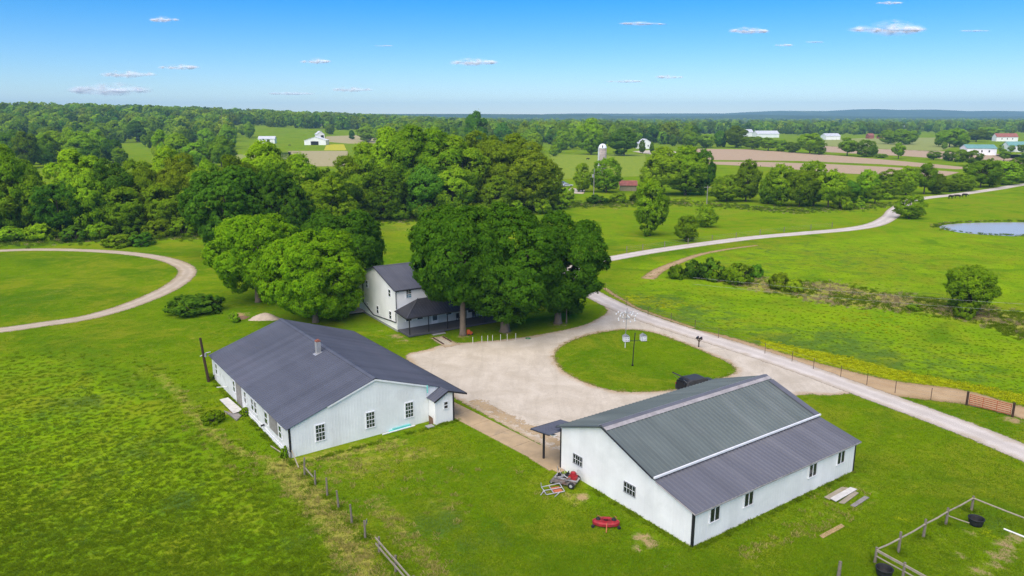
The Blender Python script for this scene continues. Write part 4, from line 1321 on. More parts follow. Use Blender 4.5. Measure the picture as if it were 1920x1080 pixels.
MB().tube([(-1.0, 18.9, 0.75), (-0.02, 18.6, 0.72)], 0.035, 6).build('white_pipe', M['pvc'], LB)
# vestibule at the yard corner
vx0, vx1, vy = 13.3, LW, -1.2
vp, vz = 14.54, rl(14.54)
wall_panel([(vx0, 0), (vx1, 0), (vx1, rl(vx1) - 0.08), (vp, vz - 0.08), (vx0, 2.42)], 1, vy, 0.1, -1, 0.28).build('vestibule_wall', M['wall_white'], LB)
wall_panel([(vy + 0.1, 0), (-0.03, 0), (-0.03, 2.42), (vy + 0.1, 2.42)], 0, vx0, 0.1, -1, 0.28).build('vestibule_wall', M['wall_white'], LB)
wall_panel([(vy + 0.1, 0), (0.0, 0), (0.0, rl(vx1) - 0.08), (vy + 0.1, rl(vx1) - 0.08)], 0, vx1, 0.1, 1, 0.28).build('vestibule_wall', M['wall_white'], LB)
ribbed((vp, vy - 0.3, vz), (vp, r0_ - 0.002, vz), (16.545, r0_ - 0.002, rl(16.545)), (16.545, vy - 0.3, rl(16.545)), 0.05, 0.3).build('vestibule_roof', M['roof_slate'], LB)
ribbed((vp, vy - 0.3, vz + 0.005), (vp, -0.03, vz + 0.005), (13.05, -0.03, 2.42), (13.05, vy - 0.3, 2.42), 0.05, 0.3).build('vestibule_roof', M['roof_slate'], LB)
MB().bar((vp, vy - 0.315, vz - 0.06), (16.56, vy - 0.315, rl(16.545) - 0.05), 0.03, 0.15).bar((vp, vy - 0.32, vz - 0.06), (13.03, vy - 0.32, 2.36), 0.03, 0.15).build('rake_trim', M['trim_black'], LB)
MB().box(16.55, 16.62, vy - 0.3, LL, rl(16.545) - 0.15, rl(16.545) + 0.01).build('eave_trim', M['trim_black'], LB)
MB().box(vx1 - 0.09, vx1 + 0.05, vy - 0.05, vy + 0.1, 0, rl(vx1) - 0.12).build('corner_trim', M['trim_black'], LB)
window(LB, 1, vy, -1, 14.25, 14.62, 1.42, 2.05, cols=1, rows=1)
MB().tube([(13.05, -0.26, rl(13.05) - 0.02), (13.05, -0.28, rl(13.05) - 0.75)], 0.06, 8).build('drain_pipe', M['teal'], LB, label='pale teal stub of pipe under the rake')
cx, cy, cz0 = 6.95, 10.7, rl(6.95)
ch = MB().box(cx - 0.22, cx + 0.22, cy - 0.22, cy + 0.22, cz0 - 0.25, cz0 + 1.18).build('chimney', M['concrete_grey'], LB)
MB().box(cx - 0.23, cx + 0.23, cy - 0.23, cy + 0.23, cz0 + 1.184, cz0 + 1.30).box(cx - 0.12, cx + 0.12, cy - 0.12, cy + 0.12, cz0 + 1.302, cz0 + 1.40).build('chimney_top', M['brick'], ch)
fl = MB().slab([(cx - 0.46, cy - 0.36, rl(cx - 0.46) + 0.04), (cx + 0.3, cy - 0.36, rl(cx + 0.3) + 0.04), (cx + 0.3, cy + 0.36, rl(cx + 0.3) + 0.04), (cx - 0.46, cy + 0.36, rl(cx - 0.46) + 0.04)], 0.02)
fl.build('flashing', M['galv'], ch)

# ---- the barn on the right
RB = thing('pole_barn', 'white metal barn with grey-green roof and a violet-grey lean-to', 'barn', (12.0, 44.24, 0), 0.61)
BL, BW = 19.04, 14.04
S3 = (5.503 - 3.62) / (9.02 - 3.55)
S4 = (5.503 - 3.573) / (BW + 0.35 - 9.02)
S5 = (3.52 - 2.60) / (3.95 + 0.25)
prof = [(0, 0), (BW, 0), (BW, 5.503 - S4 * (BW - 9.02) - 0.09), (9.02, 5.41), (3.9, 5.41 - S3 * 5.12), (3.85, 3.42), (0, 2.52)]
wall_panel(prof, 0, 0, 0.14, -1, 0.3).build('gable_wall', M['wall_white'], RB)
wall_panel(prof, 0, BL, 0.14, 1, 0.3, ribs=None).build('gable_wall', M['wall_white'], RB)
wall_panel([(0.14, 0), (BL - 0.14, 0), (BL - 0.14, 2.52), (0.14, 2.52)], 1, 0, 0.14, -1, 0.3).build('front_wall', M['wall_white'], RB)
wall_panel([(0.14, 0), (BL - 0.14, 0), (BL - 0.14, prof[2][1]), (0.14, prof[2][1])], 1, BW, 0.14, 1, 0.3, ribs=None).build('back_wall', M['wall_white'], RB)
x0, x1 = -0.22, BL + 0.32
ribbed((x0, 9.02, 5.503), (x1, 9.02, 5.503), (x1, 3.55, 3.62), (x0, 3.55, 3.62), 0.05, 0.42, 0.06, 0.14).build('roof_slope', M['roof_green'], RB)
ribbed((x0, 9.02, 5.503), (x1, 9.02, 5.503), (x1, BW + 0.35, 3.573), (x0, BW + 0.35, 3.573), 0.05, 0.42, 0.06, 0.14).build('roof_slope', M['roof_green'], RB)
ribbed((x0 + 0.1, 3.95, 3.52), (x1, 3.95, 3.52), (x1, -0.25, 2.60), (x0 + 0.1, -0.25, 2.60), 0.04, 0.42, 0.055, 0.13).build('lean_to_roof', M['roof_violet'], RB)
def strip_on(y0, y1, S, dz, mat, name):
    z = lambda y: 5.503 - S * abs(y - 9.02) + dz
    a, b_ = sorted((y0, y1))
    return MB().slab([(x0 - 0.01, a, z(a)), (x1 + 0.01, a, z(a)), (x1 + 0.01, b_, z(b_)), (x0 - 0.01, b_, z(b_))], 0.012).build(name, M[mat], RB)
strip_on(8.42, 8.78, S3, 0.076, 'ridge_pale', 'ridge_flashing')
strip_on(8.79, 9.02, S3, 0.080, 'roof_violet', 'ridge_cap')
strip_on(9.02, 9.30, S4, 0.080, 'roof_violet', 'ridge_cap')
strip_on(9.31, 9.40, S4, 0.076, 'ridge_pale', 'ridge_flashing')
# overlapping sheet along the far rake
MB().slab([(x1 - 0.62, 3.55, 3.62 + 0.074), (x1 + 0.015, 3.55, 3.62 + 0.074), (x1 + 0.015, 8.3, 5.503 - S3 * 0.72 + 0.074), (x1 - 0.62, 8.3, 5.503 - S3 * 0.72 + 0.074)], 0.01).build('rake_flashing', M['roof_violet'], RB)
MB().box(x0, x1, 3.42, 3.54, 3.56, 3.70).build('gutter', M['trim_white'], RB)
mb = MB().bar((x0 - 0.02, 9.02, 5.43), (x0 - 0.02, BW + 0.36, 3.50), 0.03, 0.17, math.pi / 2).bar((x0 - 0.025, 9.02, 5.43), (x0 - 0.025, 3.56, 3.55), 0.03, 0.17, math.pi / 2)
mb.build('rake_trim', M['trim_black'], RB)
MB().bar((x0 + 0.08, 3.40, 3.33), (x0 + 0.08, -0.26, 2.53), 0.03, 0.10, math.pi / 2).box(x0 + 0.1, x1, -0.28, -0.252, 2.49, 2.60).build('lean_to_trim', M['ridge_pale'], RB)
MB().box(x0, x1, BW + 0.352, BW + 0.39, 3.44, 3.58).build('eave_trim', M['trim_black'], RB)
for nm, a in (('corner_trim', (-0.04, 0.10, -0.045, 0.12, 0, 2.50)), ('corner_trim', (BL - 0.10, BL + 0.035, -0.04, 0.12, 0, 2.50)), ('corner_trim', (-0.045, 0.10, BW - 0.1, BW + 0.04, 0, 3.46))):
    MB().box(*a).build(nm, M['trim_black'], RB)
window(RB, 0, 0, -1, 11.35, 12.35, 1.20, 1.92, style='slide', cols=2, rows=2, frame='metal_grey', mun='trim_white', fw=0.045)
window(RB, 0, 0, -1, 5.45, 6.55, 1.25, 2.0, style='slide', cols=2, rows=2, frame='metal_grey', mun='trim_white', fw=0.045)
for s0 in (1.62, 5.20, 12.80, 16.55):
    window(RB, 1, 0, -1, s0, s0 + 0.92, 1.28, 2.28, style='slide', cols=1, rows=1)
# corner canopy
mb = ribbed((-1.2, 14.05, 3.22), (2.0, 14.05, 3.22), (2.0, 16.5, 2.86), (-1.2, 16.5, 2.86), 0.05, 0.3)
mb.build('canopy_roof', M['roof_slate'], RB)
MB().bar((-1.215, 14.0, 3.16), (-1.215, 16.52, 2.80), 0.03, 0.16, math.pi / 2).box(-1.2, 2.0, 16.505, 16.54, 2.72, 2.87).build('canopy_trim', M['trim_black'], RB)
mb = MB().bar((-0.5, 14.1, 2.93), (-0.5, 16.3, 2.62), 0.07, 0.3, math.pi / 2)
mb.build('canopy_beam', M['trim_white'], RB)
for q in ((-0.18, 16.06), (1.8, 16.2)):
    MB().box(q[0] - 0.07, q[0] + 0.07, q[1] - 0.07, q[1] + 0.07, 0, 2.72).build('canopy_post', M['trim_black'], RB)
MB().box(-1.1, 1.9, 14.1, 16.9, 0.0, 0.075).build('canopy_floor', M['concrete'], RB)

# ---- the house
HB = thing('farmhouse', 'white two-storey farmhouse with charcoal roof and black-roofed front porch', 'house', (-15.26, 94.89, 0), math.radians(33))
HL, HW, PK = 15.2, 13.3, 6.65
HS = (7.80 - 5.72) / (PK + 0.25)
hz = lambda y: 7.80 - HS * abs(y - PK)
hp = [(0, 0.3), (HW, 0.3), (HW, hz(HW) - 0.1), (PK, 7.70), (0, hz(0) - 0.1)]
wall_panel(hp, 0, 0, 0.15, -1, ribs='h', lap=0.15).build('gable_wall', M['house_white'], HB)
wall_panel(hp, 0, HL, 0.15, 1, ribs='h', lap=0.15).build('gable_wall', M['house_white'], HB)
wall_panel([(0.15, 3.2), (HL - 0.15, 3.2), (HL - 0.15, hz(0) - 0.1), (0.15, hz(0) - 0.1)], 1, 0, 0.15, -1, ribs='h', lap=0.15).build('front_wall', M['house_white'], HB)
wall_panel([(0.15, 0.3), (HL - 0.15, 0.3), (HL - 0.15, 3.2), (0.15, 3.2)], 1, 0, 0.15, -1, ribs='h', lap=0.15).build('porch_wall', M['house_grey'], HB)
wall_panel([(0.15, 0.3), (HL - 0.15, 0.3), (HL - 0.15, hz(HW) - 0.1), (0.15, hz(HW) - 0.1)], 1, HW, 0.15, 1, ribs='h', lap=0.15).build('back_wall', M['house_white'], HB)
MB().box(0.04, HL - 0.04, 0.04, HW - 0.04, -0.1, 0.3).build('foundation', M['concrete_grey'], HB)
MB().box(-0.035, 0.09, -0.04, 0.09, 0.3, hz(0) - 0.12).build('corner_board', M['trim_white'], HB)
for y0, nm in ((-0.28, 'front'), (HW + 0.28, 'back')):
    ribbed((-0.3, PK, 7.80), (HL + 0.3, PK, 7.80), (HL + 0.3, y0, hz(y0)), (-0.3, y0, hz(y0)), 0.06, 0.42, 0.035, 0.07).build('roof_slope', M['roof_dark'], HB)
mb = MB()
mb.slab([(-0.31, PK - 0.2, 7.845 - HS * 0.2), (HL + 0.31, PK - 0.2, 7.845 - HS * 0.2), (HL + 0.31, PK, 7.845), (-0.31, PK, 7.845)], 0.012)
mb.slab([(-0.31, PK, 7.845), (HL + 0.31, PK, 7.845), (HL + 0.31, PK + 0.2, 7.845 - HS * 0.2), (-0.31, PK + 0.2, 7.845 - HS * 0.2)], 0.012)
mb.build('ridge_cap', M['roof_dark'], HB)
MB().bar((-0.32, PK, 7.73), (-0.32, -0.28, hz(-0.28) - 0.07), 0.03, 0.14, math.pi / 2).bar((-0.325, PK, 7.73), (-0.325, HW + 0.28, hz(HW + 0.28) - 0.07), 0.03, 0.14, math.pi / 2).build('rake_trim', M['trim_black'], HB)
MB().box(-0.3, HL + 0.3, -0.42, -0.285, 5.56, 5.70).build('gutter', M['trim_black'], HB)
MB().tube([(-0.09, -0.35, 5.6), (-0.09, -0.10, 5.35), (-0.09, -0.08, 3.15)], 0.055, 8).build('downspout', M['trim_black'], HB)
MB().tube([(-0.09, 0.12, 2.55), (-0.09, 0.12, 1.28), (-0.09, 7.9, 0.62), (-0.09, 11.4, 1.7), (-0.09, 11.4, 5.0)], 0.07, 8).build('downspout', M['trim_black'], HB)
for y0, y1, z0, z1 in ((1.72, 2.42, 4.45, 5.38), (1.72, 2.42, 1.35, 2.38), (6.05, 6.72, 1.15, 2.2), (9.65, 10.3, 4.2, 5.15)):
    window(HB, 0, 0, -1, y0, y1, z0, z1, cols=1, rows=1)
window(HB, 0, 0, -1, 10.0, 10.35, 1.5, 1.85, style='one', cols=1, rows=1)
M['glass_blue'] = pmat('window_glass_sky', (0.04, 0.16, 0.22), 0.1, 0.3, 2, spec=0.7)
w = window(HB, 1, 0, -1, 1.45, 2.15, 4.5, 5.5, cols=2, rows=2)
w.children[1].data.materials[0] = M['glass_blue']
for s0 in (6.1, 10.4, 13.6):
    window(HB, 1, 0, -1, s0, s0 + 0.72, 4.5, 5.5, cols=1, rows=1)
for s0 in (1.3, 2.95, 7.35):
    window(HB, 1, 0, -1, s0, s0 + 0.82, 1.28, 1.82, style='one', cols=1, rows=1, label='low white-framed porch window')
for s0 in (10.8, 13.2):
    window(HB, 1, 0, -1, s0, s0 + 0.9, 1.1, 2.2, cols=1, rows=1)
dr = MB().box(5.05, 6.10, -0.075, -0.03, 0.36, 2.42).build('door', M['trim_white'], HB, label='white storm door with a tall glass panel')
MB().box(5.24, 5.91, -0.095, -0.076, 0.80, 1.52).box(5.24, 5.91, -0.095, -0.076, 1.60, 2.25).build('door_pane', pmat('storm_door_glass', (0.10, 0.13, 0.15), 0.1, 0.2, 2, spec=0.7), dr)
MB().box(5.12, 5.17, -0.13, -0.078, 1.30, 1.36).build('handle', M['metal_grey'], dr)
# porch
pz = 2.72
def tri_roof(name, quad, mat):
    q = [Vector(p) for p in quad]
    if (q[1] - q[0]).cross(q[2] - q[0]).z < 0:
        q = q[::-1]
    n = (q[1] - q[0]).cross(q[2] - q[0]).normalized()
    m_ = len(q)
    mb = MB()
    mb.add([tuple(p) for p in q] + [tuple(p - n * 0.05) for p in q], [tuple(range(m_)), tuple(range(m_, 2 * m_))[::-1]] + [(i, m_ + i, m_ + (i + 1) % m_, (i + 1) % m_) for i in range(m_)])
    return mb
A_, B_, C_, D_ = (-0.25, -3.62, pz), (HL + 0.75, -3.62, pz), (HL + 0.75, -0.03, 4.18), (3.1, -0.03, 4.18)
mb = tri_roof('porch_roof', [A_, B_, C_, D_], None)
for xx in np.arange(0.2, HL + 0.6, 0.42):      # ribs that stop at the hip
    f_ = min(1.0, (xx + 0.25) / 3.35)
    p, q_ = Vector((xx, -3.62, pz)), Vector((xx, -3.62 + 3.59 * f_, pz + 1.46 * f_))
    nn = Vector((0, -1.46, 3.59)).normalized()
    mb.add([p + Vector((-0.03, 0, 0)), p + nn * 0.03, p + Vector((0.03, 0, 0)), q_ + Vector((-0.03, 0, 0)), q_ + nn * 0.03, q_ + Vector((0.03, 0, 0))], [(0, 1, 4, 3), (1, 2, 5, 4)])
pr = mb.build('porch_roof', M['roof_black'], HB)
tri_roof('h', [A_, D_, (-0.25, -0.03, 2.98)], None).build('hip_slope', M['roof_black'], pr)
MB().tube([Vector(A_) + Vector((0, 0, 0.03)), Vector(D_) + Vector((0, 0, 0.03))], 0.06, 6).build('hip_cap', M['roof_dark'], pr)
MB().box(-0.3, HL + 0.8, -3.76, -3.63, pz - 0.13, pz + 0.02).bar((-0.31, -3.7, pz - 0.06), (-0.31, -0.05, 2.91), 0.12, 0.13).build('porch_gutter', M['trim_black'], HB)
MB().box(-0.1, HL + 0.6, -3.5, -0.03, pz - 0.19, pz - 0.15).build('porch_ceiling', M['trim_white'], HB)
dk = MB().box(0.1, HL + 0.75, -3.38, -0.03, 0.12, 0.30).build('porch_deck', M['deck'], HB)
mb = MB()
bw = 0.14
for i in range(24):
    mb = MB().box(0.1, HL + 0.78, -3.40 + i * bw + 0.006, -3.40 + (i + 1) * bw - 0.006, 0.302, 0.335)
    mb.build('plank', M['deck'], dk)
for xx in (0.3, 3.05, 5.85, 8.7, 11.6, 14.5):
    MB().box(xx - 0.055, xx + 0.055, -3.25, -3.14, 0.337, pz - 0.14).build('porch_post', M['trim_black'], HB)
st = MB().box(3.3, 5.1, -3.75, -3.41, 0.0, 0.2).build('porch_step', M['deck'], HB)
MB().box(3.3, 5.1, -4.1, -3.755, 0.0, 0.1).build('porch_step', M['concrete_grey'], HB)
# small deck at the back corner
MB().box(-3.6, -0.1, 11.0, 13.4, 0.35, 0.5).build('side_deck', M['board_grey'], HB)
# ------------------------------------------------------------------ things about the yard
def local(o, x, y, z=0.0):
    a = o.rotation_euler.z
    return np.array([o.location.x + math.cos(a) * x - math.sin(a) * y, o.location.y + math.sin(a) * x + math.cos(a) * y, z])

# two-box martin house pole on the island
p = gp(1186, 686)
t = thing('birdhouse_pole', 'black pole with two white bird houses on a crossarm on the grass island', 'birdhouse', p, 0.15)
MB().tube([(0, 0, -0.1), (0.05, 0, 2.0), (0.16, 0, 3.95)], 0.055, 8).build('pole', M['trim_black'], t)
MB().tube([(0, 0, 0), (0, 0, 0.18)], 0.12, 10).build('base_collar', M['trim_black'], t)
MB().bar((-0.95, 0.05, 3.05), (1.15, -0.05, 2.98), 0.05).build('crossarm', M['trim_black'], t)
for cx_ in (-0.9, 1.15):
    b_ = MB()
    b_.box(cx_ - 0.33, cx_ + 0.33, -0.3, 0.3, 3.03, 3.58)
    bo = b_.build('birdhouse', M['gourd'], t)
    MB().prism([(cx_ - 0.38, 3.585), (cx_ + 0.38, 3.585), (cx_, 3.82)], 1, -0.34, 0.34).build('birdhouse_roof', M['metal_grey'], bo)
    mb = MB()
    for r_ in range(2):
        for c__ in range(3):
            x_ = cx_ - 0.2 + 0.2 * c__
            mb.tube([(x_, -0.325, 3.16 + 0.24 * r_), (x_, -0.296, 3.16 + 0.24 * r_)], 0.045, 8)
    mb.build('entrance_holes', M['trim_black'], bo)
    MB().box(cx_ - 0.34, cx_ + 0.34, -0.42, -0.31, 3.0, 3.026).build('perch_rail', M['trim_black'], bo)
# gourd rack further back
p = gp(1172, 652)
t = thing('gourd_rack', 'tall thin pole hung with a ring of white bird gourds near the lane fork', 'birdhouse', p)
MB().tube([(0, 0, -0.1), (0, 0, 1.4)], 0.045, 8).build('pole', M['plastic_white'], t)
MB().tube([(0, 0, 1.4), (0.08, 0, 5.1)], 0.035, 8).build('pole', M['metal_grey'], t)
mb = MB()
for k in range(8):
    a = k * math.pi / 4
    mb.tube([(0.06, 0, 4.45), (0.06 + 1.35 * math.cos(a), 1.35 * math.sin(a), 4.5)], 0.015, 5)
    mb.tube([(0.06, 0, 3.75), (0.06 + 1.1 * math.cos(a + .3), 1.1 * math.sin(a + .3), 3.8)], 0.015, 5)
mb.build('arms', M['metal_grey'], t)
gprof = [(0.01, -0.02), (0.03, 0.0), (0.035, -0.06), (0.09, -0.13), (0.135, -0.22), (0.13, -0.30), (0.07, -0.36), (0.01, -0.37)]
gme_ = None
for k in range(8):
    for lev, rr_, da in ((4.5, (0.72, 1.3), 0), (3.8, (1.06,), 0.3)):
        for q in rr_:
            a = k * math.pi / 4 + da
            if gme_ is None:
                g0 = MB().lathe(gprof, 10).build('gourd', M['gourd'], t, True)
                gme_ = g0.data
            else:
                g0 = link('gourd', gme_, None, t)
            g0.scale = (0.66, 0.66, 0.66)
            g0.location = (0.06 + q * math.cos(a), q * math.sin(a), lev - 0.02)

# mailboxes
p = gp(1310, 651)
t = thing('mailbox_stand', 'dark wooden post carrying two black mailboxes beside the gravel road', 'mailbox', p, math.radians(-35))
MB().box(-0.06, 0.06, -0.06, 0.06, -0.1, 1.08).build('post', M['wood_dark'], t)
MB().box(-0.42, 0.42, -0.2, 0.2, 1.082, 1.13).bar((0.05, 0, 0.75), (0.32, 0, 1.08), 0.06).bar((-0.05, 0, 0.75), (-0.32, 0, 1.08), 0.06).build('shelf', M['wood_dark'], t)
mprof = [(-0.1, 1.132), (0.1, 1.132), (0.1, 1.27)] + [(0.1 * math.cos(a), 1.27 + 0.09 * math.sin(a)) for a in np.linspace(0.3, math.pi - 0.3, 6)] + [(-0.1, 1.27)]
for dx_ in (-0.22, 0.22):
    mbx = MB().prism([(a + dx_, b) for a, b in mprof], 1, -0.25, 0.25).build('mailbox', M['trim_black'], t)
    MB().box(dx_ + 0.102, dx_ + 0.112, 0.0, 0.16, 1.22, 1.26).build('flag', M['red'], mbx)

# car behind the barn with its tailgate up
def car(name, label, p, rz, paint, hatch=False, kind='suv', group=None):
    t = thing(name, label, 'car', p, rz, group)
    if kind == 'suv':
        low = [(-2.3, 0.45), (-2.35, 0.75), (-2.25, 1.0), (0.7, 1.05), (2.15, 0.95), (2.4, 0.75), (2.4, 0.4), (-2.2, 0.38)]
        cab = [(-2.22, 1.0), (-2.05, 1.62), (-1.6, 1.74), (0.1, 1.72), (0.45, 1.62), (1.05, 1.04)]
    else:
        low = [(-2.2, 0.4), (-2.25, 0.7), (-2.1, 0.88), (1.0, 0.92), (2.1, 0.8), (2.25, 0.6), (2.2, 0.32), (-2.1, 0.32)]
        cab = [(-1.75, 0.87), (-1.0, 1.36), (-0.3, 1.42), (0.35, 1.36), (1.05, 0.91)]
    def loft(pr, secs):
        mb = MB()
        o, n = 0, len(pr)
        for y, sc_ in secs:
            zc = min(q[1] for q in pr)
            cxm = sum(q[0] for q in pr) / n
            mb.v += [(cxm + (q[0] - cxm) * (1 - 0.5 * (1 - sc_)), y, zc + (q[1] - zc) * sc_) for q in pr]
        for s in range(len(secs) - 1):
            for i in range(n):
                a, b = s * n + i, s * n + (i + 1) % n
                mb.f.append((a, b, b + n, a + n))
        mb.f += [tuple(range(n))[::-1], tuple((len(secs) - 1) * n + i for i in range(n))]
        return mb
    loft(low, [(-0.95, 0.86), (-0.92, 0.96), (-0.7, 1), (0.7, 1), (0.92, 0.96), (0.95, 0.86)]).build('body', paint, t)
    cb = loft(cab, [(-0.80, 0.90), (-0.70, 0.985), (-0.4, 1), (0.4, 1), (0.70, 0.985), (0.80, 0.90)]).build('cabin', paint, t)
    z0, z1 = cab[0][1], max(q[1] for q in cab)
    for s in (-1, 1):
        zz0, zz1 = z0 + 0.08, z0 + (z1 - z0) * 0.78
        xa, xb = cab[0][0] + 0.3, cab[-1][0] - 0.25
        for k in range(2):
            a, b = xa + (xb - xa) * (k * 0.52), xa + (xb - xa) * (k * 0.52 + 0.47)
            v = [(a, s * 0.815, zz0), (b, s * 0.815, zz0), (b - 0.22 * k * 1.2, s * 0.79, zz1), (a + 0.12 * (1 - k), s * 0.79, zz1)]
            v2 = [(q[0], q[1] - s * 0.03, q[2]) for q in v]
            MB().add(v + v2, [(0, 1, 2, 3), (7, 6, 5, 4), (0, 4, 5, 1), (1, 5, 6, 2), (2, 6, 7, 3), (3, 7, 4, 0)]).build('side_window', M['glass'], cb)
    a, b = Vector((cab[-1][0], 0, cab[-1][1])), Vector((cab[-2][0], 0, cab[-2][1]))
    n_ = Vector((b.z - a.z, 0, a.x - b.x)).normalized()
    q = [a.lerp(b, 0.08), a.lerp(b, 0.92)]
    v = [tuple(q[0] + n_ * 0.012 + Vector((0, -0.7, 0))), tuple(q[0] + n_ * 0.012 + Vector((0, 0.7, 0))), tuple(q[1] + n_ * 0.012 + Vector((0, 0.62, 0))), tuple(q[1] + n_ * 0.012 + Vector((0, -0.62, 0)))]
    MB().add(v + [tuple(Vector(p_) - n_ * 0.02) for p_ in v], [(0, 1, 2, 3), (7, 6, 5, 4), (0, 4, 5, 1), (1, 5, 6, 2), (2, 6, 7, 3), (3, 7, 4, 0)]).build('windscreen', M['glass'], cb)
    for x_ in (-1.45, 1.45):
        for y_ in (-0.86, 0.86):
            Mw = Matrix.Translation((x_, y_, 0.35)) @ Matrix.Rotation(math.pi / 2, 4, 'X')
            wh = MB().lathe([(0.22, -0.11), (0.33, -0.11), (0.35, -0.07), (0.35, 0.07), (0.33, 0.11), (0.22, 0.11)], 18, Mw).build('wheel', M['rubber'], t, True)
            MB().lathe([(0.21, -0.115), (0.21, 0.115)], 12, Mw).build('rim', M['metal_grey'], wh)
    for s in (-1, 1):
        MB().box(2.26, 2.41, s * 0.72 - 0.16, s * 0.72 + 0.16, 0.68, 0.82).build('headlight', M['plastic_white'], t)
        MB().box(-2.34, -2.2, s * 0.83 - 0.05, s * 0.83 + 0.05, 1.0, 1.14 if kind == 'suv' else 0.8).build('tail_light', M['red'], t) if kind == 'suv' else None
    if hatch:
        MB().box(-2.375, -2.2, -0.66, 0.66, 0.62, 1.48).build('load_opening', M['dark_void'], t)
        hg = MB().slab([(-2.0, -0.74, 1.80), (-2.0, 0.74, 1.80), (-2.98, 0.70, 2.34), (-2.98, -0.70, 2.34)][::-1], 0.12).build('tailgate', paint, t, label='raised tailgate')
        MB().slab([(-2.2, -0.55, 1.922), (-2.2, 0.55, 1.922), (-2.75, 0.52, 2.225), (-2.75, -0.52, 2.225)][::-1], 0.012).build('tailgate_pane', M['glass'], hg)
        for s in (-1, 1):
            MB().tube([(-2.1, s * 0.68, 1.5), (-2.6, s * 0.66, 1.95)], 0.018, 6).build('gas_strut', M['metal_grey'], hg)
    return t
car('parked_car', 'black sport utility car with raised tailgate behind the metal barn', (19.4, 73.0, 0), math.radians(28), M['car_black'], True)
q = gp(1052, 346)
car('parked_car', 'grey saloon car parked in the weeds near the silo', q, math.radians(160), M['car_grey'], kind='saloon')
q = gp(1063, 350)
car('parked_car', 'silver saloon car parked in front of the grey one near the silo', q, math.radians(15), M['car_silver'], kind='saloon')

# leaning pole at the shed corner
p = gp(392, 716)
t = thing('utility_pole', 'short dark wooden pole leaning beside the far corner of the long shed', 'pole', p)
MB().tube([(0, 0, -0.2), (-0.25, -0.1, 2.6), (-0.42, -0.15, 5.0)], [0.15, 0.14, 0.12], 10).build('pole', M['wood_dark'], t)
MB().tube([(-0.55, -0.35, 3.0), (-0.05, 0.1, 3.25), (0.35, 0.3, 3.3)], 0.05, 8).build('service_pipe', M['galv'], t)
MB().box(-0.12, 0.08, -0.26, -0.12, 2.9, 3.3).build('meter_box', M['metal_grey'], t)

# slab, planks and oddments round the long shed
mb = MB()
a0, a1, a2, a3 = (local(LB, *q) for q in ((-1.75, 16.2), (-0.55, 16.2), (-0.35, 12.9), (-1.6, 12.7)))
def flat_board(name, label, cat, pts4, z0, thick, mat, group=None):
    c = np.mean([q[:2] for q in pts4], 0)
    o = MB().slab([(q[0] - c[0], q[1] - c[1], z0 + thick) for q in pts4], thick).build(name, M[mat], None, label=label, category=cat, group=group)
    o.location = (c[0], c[1], 0)
    return o
def ccw(pts4):
    P = [np.asarray(q[:2]) for q in pts4]
    ar = sum(P[i][0] * P[(i + 1) % 4][1] - P[(i + 1) % 4][0] * P[i][1] for i in range(4))
    return pts4 if ar > 0 else pts4[::-1]
flat_board('sheet_of_siding', 'white sheet panel lying in the grass beside the boarded shed door', 'panel', ccw([gp(412, 753), (gp(428, 749)), gp(456, 773), gp(438, 779)]), 0.18, 0.05, 'siding_sheet')
flat_board('wooden_platform', 'grey weathered platform next to the white sheet panel', 'platform', ccw([gp(420, 772), gp(438, 778), gp(458, 776), gp(444, 790)]), 0.02, 0.12, 'board_grey')
bush(401, 792, 770, 40, 'fresh', 'bright green weedy bush in the grass beside the long shed')
bush(460, 778, 764, 20, 'fresh', 'small weed clump at the shed wall by the white panel')
bush(534, 858, 838, 16, 'wood', 'dark weed growing at the near corner of the long shed')
bush(395, 712, 700, 16, 'wood', 'weed clump at the foot of the leaning pole')
bush(362, 586, 555, 100, 'deep', 'broad dark weedy mound between the track loop and the trees')
bush(395, 582, 553, 50, 'deep', 'smaller dark weed mound at the end of the broad mound')
bush(440, 604, 585, 22, 'wood', 'small weed clump beside the pale sand pile')
for a, b, w_, m_, l in (((717, 816), (778, 799), 0.10, 'pvc', 'long white pipe lying along the shed gable wall'), ):
    A, B = gp(*a), gp(*b)
    o = MB().tube([(0, 0, 0.07), (B[0] - A[0], B[1] - A[1], 0.07)], 0.065, 8).build('white_pipe', M[m_], None, label=l, category='pipe')
    o.location = (A[0], A[1], 0)
A = gp(750, 806)
t = thing('teal_pipes', 'pale teal plastic pipes heaped against the shed gable wall', 'pipes', A, math.radians(36))
for k, (y_, z_, L_) in enumerate(((0.0, 0.08, 2.1), (0.17, 0.08, 2.3), (0.09, 0.22, 1.8), (0.32, 0.08, 1.5))):
    MB().tube([(-L_ / 2 + k * 0.1, y_, z_), (L_ / 2 + k * 0.1, y_ + 0.04, z_)], 0.08, 8).build('pipe', M['teal'], t)
p = gp(806, 801)
o = MB().box(-0.35, 0.35, -0.28, 0.28, 0, 0.14).build('concrete_block', M['concrete_grey'], None, label='pale concrete stepping block at the corner of the shed vestibule', category='block')
o.location, o.rotation_euler = (p[0], p[1], 0), (0, 0, 0.6)
p = gp(811, 795)
o = MB().add([(-0.35, 0, 0), (0.3, 0, 0), (0.3, 0, 0.35), (-0.3, 0, 0.95), (-0.35, 0.05, 0), (0.3, 0.05, 0), (0.3, 0.05, 0.35), (-0.3, 0.05, 0.95)], [(3, 2, 1, 0), (4, 5, 6, 7), (0, 1, 5, 4), (1, 2, 6, 5), (2, 3, 7, 6), (3, 0, 4, 7)]).build('leaning_board', M['soil'], None, label='dark brown broken board leaning at the shed vestibule', category='board')
o.location, o.rotation_euler = (p[0], p[1], 0), (-0.15, 0, 0.75)
A, B = gp(508, 838), gp(527, 855)
o = MB().bar((0, 0, 0.1), (B[0] - A[0], B[1] - A[1], 0.35), 0.09, 0.05).build('loose_board', M['wood_rail'], None, label='loose grey board in the grass below the shed side wall', category='board')
